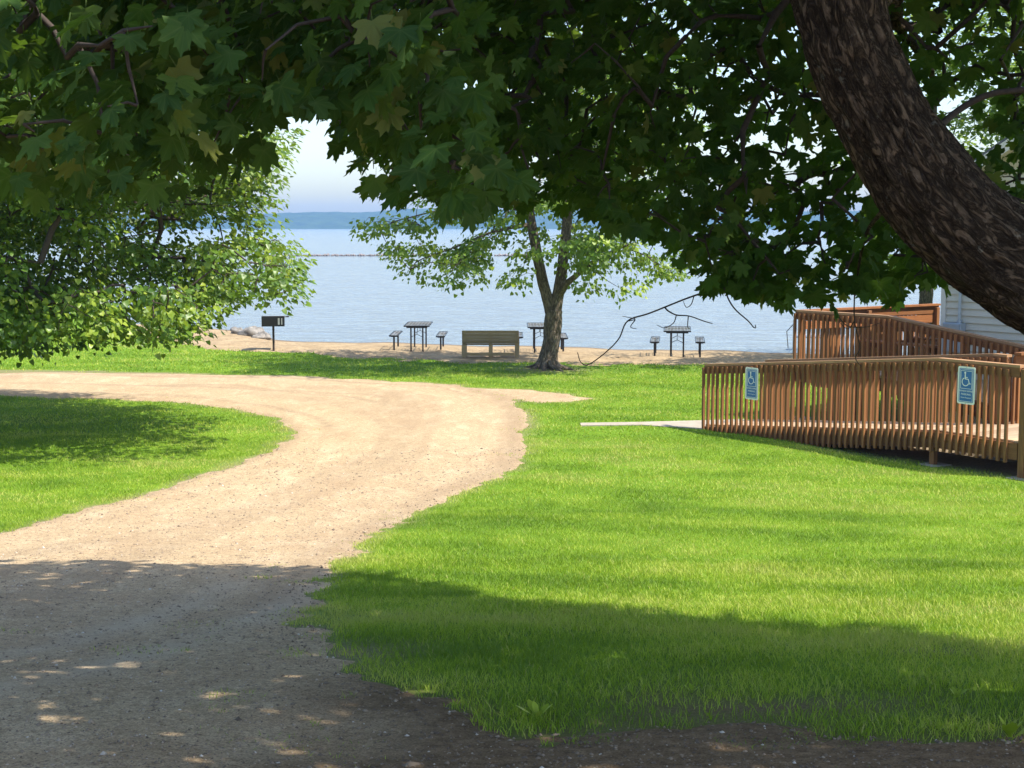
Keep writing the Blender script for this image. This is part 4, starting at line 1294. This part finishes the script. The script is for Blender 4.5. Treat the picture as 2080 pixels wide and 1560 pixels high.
# the 300 leaves that show largest are objects of their own, sharing a few meshes
lm = []
V0, F0, vn0 = TPL['maple']
for k in range(10):
    Vk = V0.copy(); Vk[:, 2] += rng.normal(0, 0.02, len(Vk)) - 0.10 * rng.uniform(0, 1.6) * (Vk[:, 1]) ** 2 + 0.12 * rng.uniform(-1, 1) * Vk[:, 0]
    lm.append(mesh_np('leaf', Vk, F0, M['maple_leaf'], False, {'tint': np.full(len(Vk), [0.2, 0.3, 0.38, 0.45, 0.5, 0.55, 0.62, 0.7, 0.82, 0.97][k]), 'vein': vn0}))
tb = np.array([0.2, 0.3, 0.38, 0.45, 0.5, 0.55, 0.62, 0.7, 0.82, 0.97])
for i in big:
    o = bpy.data.objects.new('leaf', lm[int(np.argmin(np.abs(tb - tV[i])))]); COL.objects.link(o); o.parent = maple
    m4 = np.eye(4); m4[:3, :3] = RV[i] * sV[i]; m4[:3, 3] = pV[i] - TB
    o.matrix_local = Matrix(m4.tolist())
fo = link('foliage', leaves_mesh('foliage', 'maple', pV[rest], RV[rest], sV[rest], tV[rest], M['maple_leaf'], TB), None, maple); fo['kind'] = 'stuff'
fu = link('foliage', leaves_mesh('foliage', 'maple_simple', pU, RU, sU, tU, M['maple_leaf'], TB), None, maple); fu['kind'] = 'stuff'

# bare twigs hanging below the canopy
def twig(pxs, d, r0, r1, name='twig', lab=None):
    p = spline([P(a, b, d + k * 0.02) for k, (a, b) in enumerate(pxs)], 6)
    v, f = tube_np(p - TB, np.linspace(r0, r1, len(p)), 7)
    o = link(name, mesh_np(name, v, f, M['twig'], True), None, maple)
    if lab: o['label'] = lab
    return o
twig([(1480, 572), (1440, 590), (1390, 608), (1320, 636), (1275, 652), (1257, 688), (1230, 716), (1196, 740), (1180, 736), (1173, 716)], 7.6, 0.0052, 0.0022, 'twig', 'long bare dead twig hanging over the lawn')
for q, r in ((([(1277, 652), (1290, 648), (1264, 642)]), .003), ([(1290, 650), (1281, 664), (1293, 668)], .003), ([(1350, 624), (1358, 632), (1375, 640), (1400, 642), (1432, 653), (1447, 657)], .0045),
             ([(1374, 640), (1368, 656), (1350, 666), (1334, 660)], .003), ([(1398, 642), (1397, 664), (1402, 668)], .003), ([(1410, 600), (1404, 618), (1394, 624), (1388, 612)], .003),
             ([(1468, 575), (1480, 608), (1495, 630), (1520, 652), (1530, 664), (1535, 666), (1534, 660)], .0045), ([(1738, 540), (1735, 640), (1742, 682), (1746, 708), (1738, 728), (1750, 745)], .004), ([(1736, 652), (1722, 668), (1705, 655)], .003),
             ([(1700, 640), (1722, 662), (1760, 664), (1790, 655)], .003)):
    twig(q, 7.6, r, r * 0.5)
p = spline([P(1880, 305, 6.1), P(1905, 262, 6.2), P(1950, 222, 6.3), P(2010, 192, 6.3), P(2090, 180, 6.3), P(2250, 150, 6.3)], 8)
v, f = tube_np(p - TB, np.linspace(0.017, 0.011, len(p)), 8); link('branch', mesh_np('branch', v, f, M['twig'], True), None, maple)
p = spline([P(1835, 385, 6.1), P(1790, 432, 6.5), P(1762, 470, 6.8), P(1748, 520, 7.0), P(1742, 560, 7.1)], 8)
rb = np.linspace(0.013, 0.005, len(p)); v, f = tube_np(p - TB, rb, 8); link('branch', mesh_np('branch', v, f, M['bark'], True, bark_attrs(p, rb, 8)), None, maple)

# ---- other trees
def crown_points(n, cen, rad, rr, clump=0.6, seed=0, hollow=0.35, low_cut=None, thr=-0.08):
    out = []
    while len(out) < n:
        q = rr.uniform(-1, 1, (n * 3, 3)); d = np.linalg.norm(q, axis=1)
        q = q[(d < 1) & (d > hollow * rr.uniform(0, 1, len(d)))]
        p = q * rad + cen
        dens = noise3(p[:, 0] * clump, p[:, 1] * clump, p[:, 2] * clump * 1.5, seed)
        edge = np.linalg.norm(q, axis=1) + 0.22 * noise3(p[:, 0] * 0.8, p[:, 1] * 0.8, p[:, 2] * 0.8, seed + 3)
        p = p[(dens > thr) & (edge < 0.98)]
        if low_cut is not None: p = p[p[:, 2] > low_cut(p)]
        out += list(p)
    return np.array(out[:n])

def make_tree(name, label, base, trunk_paths, trunk_r, cen, rad, ncl, per, spread, size, leafmat, seed, droop=0.5, low_cut=None, extra=None, r0=0.006, flare=0.1, group=None, cut=None, barkseg=40, vis_bias=False):
    rr = np.random.default_rng(seed)
    base = np.array(base, float)
    t = thing(name, label, 'tree', tuple(base), 0, group)
    roots = []
    for i, (tp_, tr_) in enumerate(zip(trunk_paths, trunk_r)):
        me, c, r = bark_tube('trunk' if i == 0 else 'limb', [np.array(q, float) for q in tp_], tr_, barkseg, 0, 14, M['bark2'], base, 0.022 * min(1, tr_[0] / 0.2), flare if i == 0 else 0.0, (), seed, 1.6)
        link('trunk' if i == 0 else 'limb', me, None, t)
        roots += list(c[(len(c) // 3 if i == 0 else 4):])
    sub = 7 if vis_bias else 5
    cl = crown_points((ncl if not vis_bias else ncl * 2) // sub, np.array(cen), np.array(rad), rr, 0.8 if name == 'lake_tree' else 0.55, seed, 0.3, low_cut, {'lake_tree': -0.1, 'left_tree': -0.45}.get(name, -0.08))
    cl = np.repeat(cl, sub, 0) + np.clip(rr.normal(0, 1, (len(cl) * sub, 3)), -1.8, 1.8) * np.array([0.42, 0.42, 0.13])
    if vis_bias:
        px_, py_, f_ = project(cl)
        cl = cl[((px_ > -160) & (py_ > 60) & (py_ < 900)) | (rr.uniform(0, 1, len(cl)) < 0.3)]
    if extra is not None: cl = np.vstack([cl, extra])
    if cut is not None: cl = cl[cut(cl)]
    nodes, paths, w = grow(roots, cl, 0.5, rr, 0.05)
    bo = link('branchwork', branch_mesh('branchwork', nodes, paths, w, r0, M['twig'], base, 5, 0.09, 0.44), None, t); bo['kind'] = 'stuff'
    od = norm(cl - np.array([base[0], base[1], cen[2] - rad[2] * 0.4]))
    p, R, s, ti = spray(cl, od, per, spread, droop, size, 0.32, None, rr)
    co = link('crown', leaves_mesh('crown', 'small', p, R, s, ti, leafmat, base), None, t); co['kind'] = 'stuff'
    return t

# big tree at left, its crown hanging into the picture
LB = (-10.6, 25.4, float(ground_z(-10.6, 25.4)) - 0.05)
def l_low(p):
    r = np.hypot(p[:, 0] - LB[0], p[:, 1] - LB[1])
    return 1.55 + 0.05 * r + 0.35 * noise3(p[:, 0] * 0.9, p[:, 1] * 0.9, 0, 12)
def l_cut(p):
    px, py, f = project(p)
    e = np.interp(py, [150, 250, 320, 400, 470, 520, 570, 620, 660, 690, 720], [618, 600, 570, 560, 575, 605, 615, 600, 540, 440, 380])
    return px < e - 12
left_extra = np.vstack([[P(rng.uniform(-150, 420), rng.uniform(575, 680), rng.uniform(21.5, 26)) for _ in range(130)], [P(rng.uniform(400, 600), rng.uniform(480, 600), rng.uniform(22, 26.5)) for _ in range(60)]])
make_tree('left_tree', 'large bright green broadleaf tree drooping low at the left over the lawn', LB,
          [[LB, (-10.65, 25.4, 1.2), (-10.5, 25.5, 2.6), (-10.6, 25.5, 4.5), (-10.8, 25.6, 7.0), (-10.6, 25.6, 9.5)],
           [(-10.5, 25.4, 2.2), (-9.2, 25.2, 3.3), (-7.8, 25.0, 3.9), (-6.4, 24.9, 4.0)],
           [(-10.5, 25.5, 3.0), (-9.3, 25.8, 4.8), (-8.2, 26.0, 6.2), (-7.0, 26.2, 7.2)],
           [(-10.5, 25.3, 2.0), (-9.6, 24.1, 2.8), (-8.4, 23.2, 3.1), (-7.2, 22.6, 3.0)],
           [(-10.6, 25.4, 2.4), (-12.0, 24.6, 3.6), (-13.4, 24.2, 4.4)], [(-10.6, 25.6, 2.8), (-11.4, 27.2, 4.2), (-12.0, 28.8, 5.2)]],
          [[0.32, 0.28, 0.25, 0.2, 0.13, 0.06], [0.085, 0.07, 0.045, 0.02], [0.085, 0.06, 0.04, 0.02], [0.07, 0.05, 0.03, 0.02], [0.12, 0.1, 0.05], [0.12, 0.1, 0.05]],
          (-10.6, 25.4, 6.0), (7.9, 5.6, 5.2), 3300, 34, 0.38, 0.090, M['lit_leaf'], 5, 0.55, l_low, left_extra, 0.006, 0.12, cut=l_cut, vis_bias=True)

# forked tree by the lake
kb = P(1112, 750, 36.75); KB = (kb[0], kb[1], float(ground_z(kb[0], kb[1])) - 0.05)
q = lambda px, py, d=36.75: P(px, py, d)
lake_extra = np.vstack([[q(rng.uniform(738, 860), rng.uniform(432, 470), rng.uniform(35.5, 37.5)) for _ in range(14)], [q(rng.uniform(780, 1000), rng.uniform(480, 560), rng.uniform(35, 38)) for _ in range(34)],
                        [q(rng.uniform(900, 1080), rng.uniform(520, 590), rng.uniform(34.5, 37)) for _ in range(12)], [q(rng.uniform(1150, 1300), rng.uniform(470, 590), rng.uniform(34.5, 38)) for _ in range(34)],
                        [q(rng.uniform(1290, 1420), rng.uniform(515, 555), rng.uniform(36, 38)) for _ in range(12)]])
_h = rng.uniform(2.6, 6.6, 34); _bx = rng.uniform(-1.6, 0.5, 34); _by = rng.uniform(39.2, 40.6, 34)
lake_extra = np.vstack([lake_extra, np.stack([_bx + 0.65 * _h, _by - 0.26 * _h, 0.5 + _h], -1)])  # leaf clusters added out of sight along the sun's path to shade the bench
_q = rng.uniform(-1, 1, (260, 3)); _q = _q[np.linalg.norm(_q, axis=1) < 1] * np.array([4.3, 3.7, 2.6]) + np.array([KB[0] + 0.2, KB[1], 7.6])  # hidden upper-crown clusters added to thicken the shadow this tree casts
lake_extra = np.vstack([lake_extra, _q])
def k_cut(p):
    px, py, f = project(p)
    return (px > 728) & (px < 1440) & (py < np.interp(px, [720, 800, 900, 1000, 1090, 1110, 1150, 1200, 1290, 1440], [470, 545, 575, 592, 560, 520, 545, 588, 585, 560])) & ~((px > 560) & (px < 850) & (py < 400))
make_tree('lake_tree', 'forked leafy tree with leaning trunk standing beside the tan bench', KB,
          [[KB, q(1114, 725), q(1119, 695), q(1123, 660), q(1126, 630)],
           [q(1124, 652), q(1114, 615), q(1103, 575), q(1096, 540), q(1086, 490), q(1076, 430), q(1066, 330), q(1050, 220), q(1040, 100), q(1030, 0)],
           [q(1126, 650), q(1131, 610), q(1140, 560), q(1147, 500), q(1153, 440), q(1160, 360), q(1170, 240), q(1185, 100), q(1195, -20)],
           [q(1133, 605), q(1150, 578, 36.5), q(1170, 560, 36.3), q(1195, 538, 36), q(1235, 515, 35.8), q(1270, 500, 35.7)],
           [q(1080, 455), q(1040, 462, 36.5), q(990, 475, 36.3), q(930, 500, 36), q(860, 525, 36)],
           [q(1078, 435), q(1030, 420, 37), q(960, 415, 37.2), q(880, 430, 37.2), q(800, 450, 37)]],
          [[0.235, 0.215, 0.21, 0.225, 0.20], [0.15, 0.145, 0.135, 0.13, 0.12, 0.11, 0.10, 0.08, 0.05, 0.03], [0.16, 0.155, 0.135, 0.125, 0.115, 0.11, 0.09, 0.06, 0.03], [0.10, 0.085, 0.07, 0.05, 0.035, 0.02], [0.06, 0.045, 0.03, 0.02, 0.012], [0.06, 0.045, 0.03, 0.02, 0.012]],
          (KB[0] + 0.1, KB[1], 6.3), (4.5, 3.8, 4.4), 520, 40, 0.36, 0.098, M['lake_leaf'], 8, 0.6, None, lake_extra, 0.006, 0.06, cut=k_cut, barkseg=48)
lt = bpy.data.objects['lake_tree']
for k, (a, l) in enumerate(((-2.6, 0.55), (-1.9, 0.75), (-1.2, 0.85), (-0.5, 0.7), (0.3, 0.5), (2.8, 0.6))):
    pr = [(0.16 * math.cos(a), 0.16 * math.sin(a), 0.26), (0.30 * math.cos(a), 0.30 * math.sin(a), 0.11), (0.3 * math.cos(a) + l * .4 * math.cos(a + .3), 0.3 * math.sin(a) + l * .4 * math.sin(a + .3), 0.05), ((0.3 + l * .8) * math.cos(a), (0.3 + l * .8) * math.sin(a), -0.02)]
    sr = spline(pr, 5); rb = np.linspace(0.09, 0.02, 16); v, f = tube_np(sr, rb, 9); link('root', mesh_np('root', v, f, M['bark2'], True, bark_attrs(sr, rb, 9)), None, lt)

# trees beyond the ramp and the house, glimpsed through the maple
def simple_tree(name, label, x, y, h, r, seed, mat, ncl, cut=None):
    b = (x, y, float(ground_z(x, y)) - 0.05)
    make_tree(name, label, b, [[b, (x + .05, y, h * .2), (x, y + .1, h * .45), (x + .1, y, h * .7), (x, y, h * .9)], [(x, y, h * .25), (x - r * .3, y, h * .42), (x - r * .55, y, h * .5)], [(x, y, h * .3), (x + r * .3, y, h * .46), (x + r * .55, y, h * .55)]],
              [[0.2, 0.17, 0.13, 0.08, 0.03], [0.08, 0.05, 0.02], [0.08, 0.05, 0.02]], (x, y, h * .6), (r, r, h * .42), ncl, 32, 0.5, 0.125, mat, seed, 0.5, None, None, 0.006, 0.08, 'trees beyond the ramp and house')
simple_tree('shore_tree', 'leafy tree glimpsed above the upper ramp railing through the maple leaves', 10.6, 38.0, 9.0, 3.9, 21, M['lake_leaf'], 380)
simple_tree('yard_tree', 'bright tree behind the house roof at the right edge', 15.2, 36.5, 11.5, 4.2, 22, M['lit_leaf'], 420)

# ------------------------------------------------------------------ grass blades
def in_view(x, y, m=1.25):
    return np.abs(x) < (y * 0.3467 * m + 0.8)

def grass_points(y0, y1, dens):
    w = y1 * 0.3467 * 1.25 + 0.8
    n = int(2 * w * (y1 - y0) * dens)
    x = rng.uniform(-w, w, n); y = rng.uniform(y0, y1, n)
    k = in_view(x, y); x, y = x[k], y[k]
    s = road_sd(x, y); b = beach_sd(x, y)
    # bare, thin lawn next to the dark soil in the foreground
    thin = thin_lawn(x, y)
    keep = rng.uniform(0, 1, len(x)) < np.where(s < 0, np.clip(0.42 - s * 3.2, 0, 1) * thin, 0.0)
    tuft = (s > 0) & (s < 0.55) & (fbm(x * 3.5, y * 3.5, 0, 2, 62) > 0.28 + s * 0.9) & (rng.uniform(0, 1, len(x)) < 0.4)
    patch = (s > 0.3) & (y < 9) & (fbm(x * 1.6, y * 2.4, 0, 3, 66) > 0.62) & (rng.uniform(0, 1, len(x)) < 0.16)
    keep |= tuft | patch
    keep &= (b < 0.05) | (rng.uniform(0, 1, len(x)) < np.clip(0.12 - b * 0.2, 0, 1))
    keep &= (y < shore_y(x) - 0.6)
    keep &= (rng.uniform(0, 1, len(x)) > bare_mask(x, y) * 0.97) | (np.abs(s) < 0.6) | (y < 13)
    u, v = ramp_uv(x, y)
    keep &= ~((u > -2.4) & (u < 7.5) & (v > 0.25) & (v < 6.5) & (u > 0.0))
    keep &= ~((y > 25.6) & (y < 27.2) & (x > 1.25) & (x < 4.6) & (sdf(np.array([l[:2] for l in L]), x, y) > -0.02))
    return x[keep], y[keep], s[keep]

def blades(x, y, s, h, wd, seg):
    n = len(x)
    z = ground_z(x, y) - 0.006
    a = rng.uniform(0, 2 * math.pi, n)
    hh = h * rng.uniform(0.55, 1.25, n) * (1 + 0.25 * noise3(x * 2, y * 2, 0, 70)) * np.where(s > 0, 0.75, 1.0)
    la = rng.uniform(0, 2 * math.pi, n); lean = hh * rng.uniform(0.15, 1.15, n)
    dx, dy = np.cos(a) * wd / 2, np.sin(a) * wd / 2
    ox, oy = np.cos(la) * lean, np.sin(la) * lean
    pn = fbm(x * 0.55, y * 0.55, 0, 3, 71); pm = fbm(x * 2.4, y * 2.4, 0, 2, 72)
    # mowing bands run across the slope
    mow = 0.17 * np.sin((y * 0.95 + x * 0.28) * 3.3 + 0.6 * noise3(x * .5, y * .5, 0, 73))
    ti = 0.44 + 0.34 * pn + 0.2 * pm + mow + rng.normal(0, 0.17, n)
    ti = np.where(np.abs(s) < 0.35, ti + 0.22 * (1 - np.abs(s) / 0.35), ti)
    ti = np.where(rng.uniform(0, 1, n) < 0.03, rng.uniform(0.85, 1, n), np.clip(ti, 0, 0.86))
    base = np.stack([x, y, z], -1)
    lft = base - np.stack([dx, dy, 0 * x], -1); rgt = base + np.stack([dx, dy, 0 * x], -1)
    tip = base + np.stack([ox, oy, hh * 0.93], -1)
    if seg == 1:
        V = np.stack([lft, rgt, tip], 1); F = np.arange(n * 3).reshape(n, 3); k = 3
    else:
        mid = np.stack([ox * 0.32, oy * 0.32, hh * 0.58], -1)
        V = np.stack([lft, rgt, rgt * 0.85 + lft * 0.15 + mid, lft * 0.85 + rgt * 0.15 + mid, tip], 1)
        o = (np.arange(n) * 5)[:, None]
        F = np.concatenate([np.hstack([o, o + 1, o + 2]), np.hstack([o, o + 2, o + 3]), np.hstack([o + 3, o + 2, o + 4])]); k = 5
    return V.reshape(-1, 3), F, np.repeat(ti, k)

Vs, Fs, Ts, o = [], [], [], 0
for (y0, y1, dens, h, wd, seg) in ((4.6, 9, 4200, 0.046, 0.0042, 2), (9, 13, 3800, 0.042, 0.005, 2), (13, 18, 2800, 0.040, 0.007, 1), (18, 25, 1400, 0.042, 0.011, 1), (25, 36, 560, 0.045, 0.018, 1), (36, 52, 220, 0.05, 0.028, 1)):
    x, y, s = grass_points(y0, y1, dens)
    v, f, t_ = blades(x, y, s, h, wd, seg)
    Vs.append(v); Fs.append(f + o); Ts.append(t_); o += len(v)
gr = link('grass', mesh_np('grass', np.vstack(Vs), np.vstack(Fs), M['grass'], False, {'tint': np.concatenate(Ts)}))
tag(gr, 'short mown grass covering the lawn', 'grass', kind='stuff')

# loose stones on the drive
n = 62000
y = 4.5 + (rng.uniform(0, 1, n) ** 1.4) * 19; x = rng.uniform(-1, 1, n) * (y * 0.3467 * 1.15 + 0.6)
s = road_sd(x, y); k = s > 0.02; x, y, s = x[k], y[k], s[k]
n = len(x)
size = np.exp(rng.normal(math.log(0.0056), 0.40, n)) * (0.7 + y * 0.04)
octa = np.array([(1, 0, 0), (0, 1, 0), (-1, 0, 0), (0, -1, 0), (0, 0, .7), (0, 0, -.5)]); of = np.array([(0, 1, 4), (1, 2, 4), (2, 3, 4), (3, 0, 4), (1, 0, 5), (2, 1, 5), (3, 2, 5), (0, 3, 5)])
ang = rng.uniform(0, 6.28, n); ca, sa = np.cos(ang), np.sin(ang)
sh = octa[None] * rng.uniform(0.6, 1.4, (n, 6, 1)) * rng.uniform(0.6, 1.3, (n, 1, 3)) * size[:, None, None]
W = np.stack([sh[..., 0] * ca[:, None] - sh[..., 1] * sa[:, None] + x[:, None], sh[..., 0] * sa[:, None] + sh[..., 1] * ca[:, None] + y[:, None], sh[..., 2] + (ground_z(x, y) + 0.014 + 0.008 * fbm(x * 3, y * 3, 0, 3, 77) + 0.03 * noise3(x * 0.8, y * 0.8, 0, 78) * np.clip(s - 0.4, 0, 1))[:, None]], -1)
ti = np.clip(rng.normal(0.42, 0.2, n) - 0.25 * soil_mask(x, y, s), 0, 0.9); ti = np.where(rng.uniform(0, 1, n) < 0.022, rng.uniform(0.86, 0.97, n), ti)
gv = link('gravel', mesh_np('gravel', W.reshape(-1, 3), (of[None] + (np.arange(n) * 6)[:, None, None]).reshape(-1, 3), M['pebble'], False, {'tint': np.repeat(ti, 6)}))
tag(gv, 'loose small stones scattered over the shaded drive', 'gravel', kind='stuff')

# broad-leaved weeds at the edge of the bare soil
def weed(px, py, label, nl, size, seed):
    r = np.random.default_rng(seed)
    g = G(px, py); b = np.array([g[0], g[1], float(ground_z(*g))])
    t = thing('weed', label, 'plant', tuple(b), 0, 'broad-leaved weeds in the shaded grass')
    for i in range(nl):
        a = r.uniform(0, 6.28); l = size * r.uniform(0.7, 1.2); el = r.uniform(0.7, 1.35)
        m_ = MB(); ctr = []
        dirv = np.array([math.cos(a) * math.cos(el), math.sin(a) * math.cos(el), math.sin(el)]); side = np.array([-math.sin(a), math.cos(a), 0])
        prof = [(0, .02), (.3, .04), (.5, .16), (.7, .2), (.88, .13), (1, .01)]
        vs = []
        for tt, ww in prof:
            c_ = dirv * l * tt + np.array([math.cos(a), math.sin(a), -0.4]) * l * .22 * tt * tt
            vs += [c_ - side * ww * l, c_ + side * ww * l + np.array([0, 0, .03 * l])]
        m_.add(vs, [(2 * k, 2 * k + 1, 2 * k + 3, 2 * k + 2) for k in range(len(prof) - 1)])
        o = m_.build('leaf', None, t)
        at = o.data.attributes.new('tint', 'FLOAT', 'POINT'); at.data.foreach_set('value', np.full(len(o.data.vertices), r.uniform(.4, .75), np.float32)); o.data.materials.append(M['grass'])
weed(1092, 1462, 'broad-leaved weed standing tallest at the edge of the bare soil', 7, 0.085, 1)
weed(1405, 1408, 'small broad-leaved weed in the shaded grass at centre right', 5, 0.045, 2)
weed(1942, 1418, 'broad-leaved weed in the shaded grass towards the right edge', 6, 0.05, 3)
weed(2052, 1505, 'leafy weed beside the maple trunk in the bottom right corner', 7, 0.10, 4)
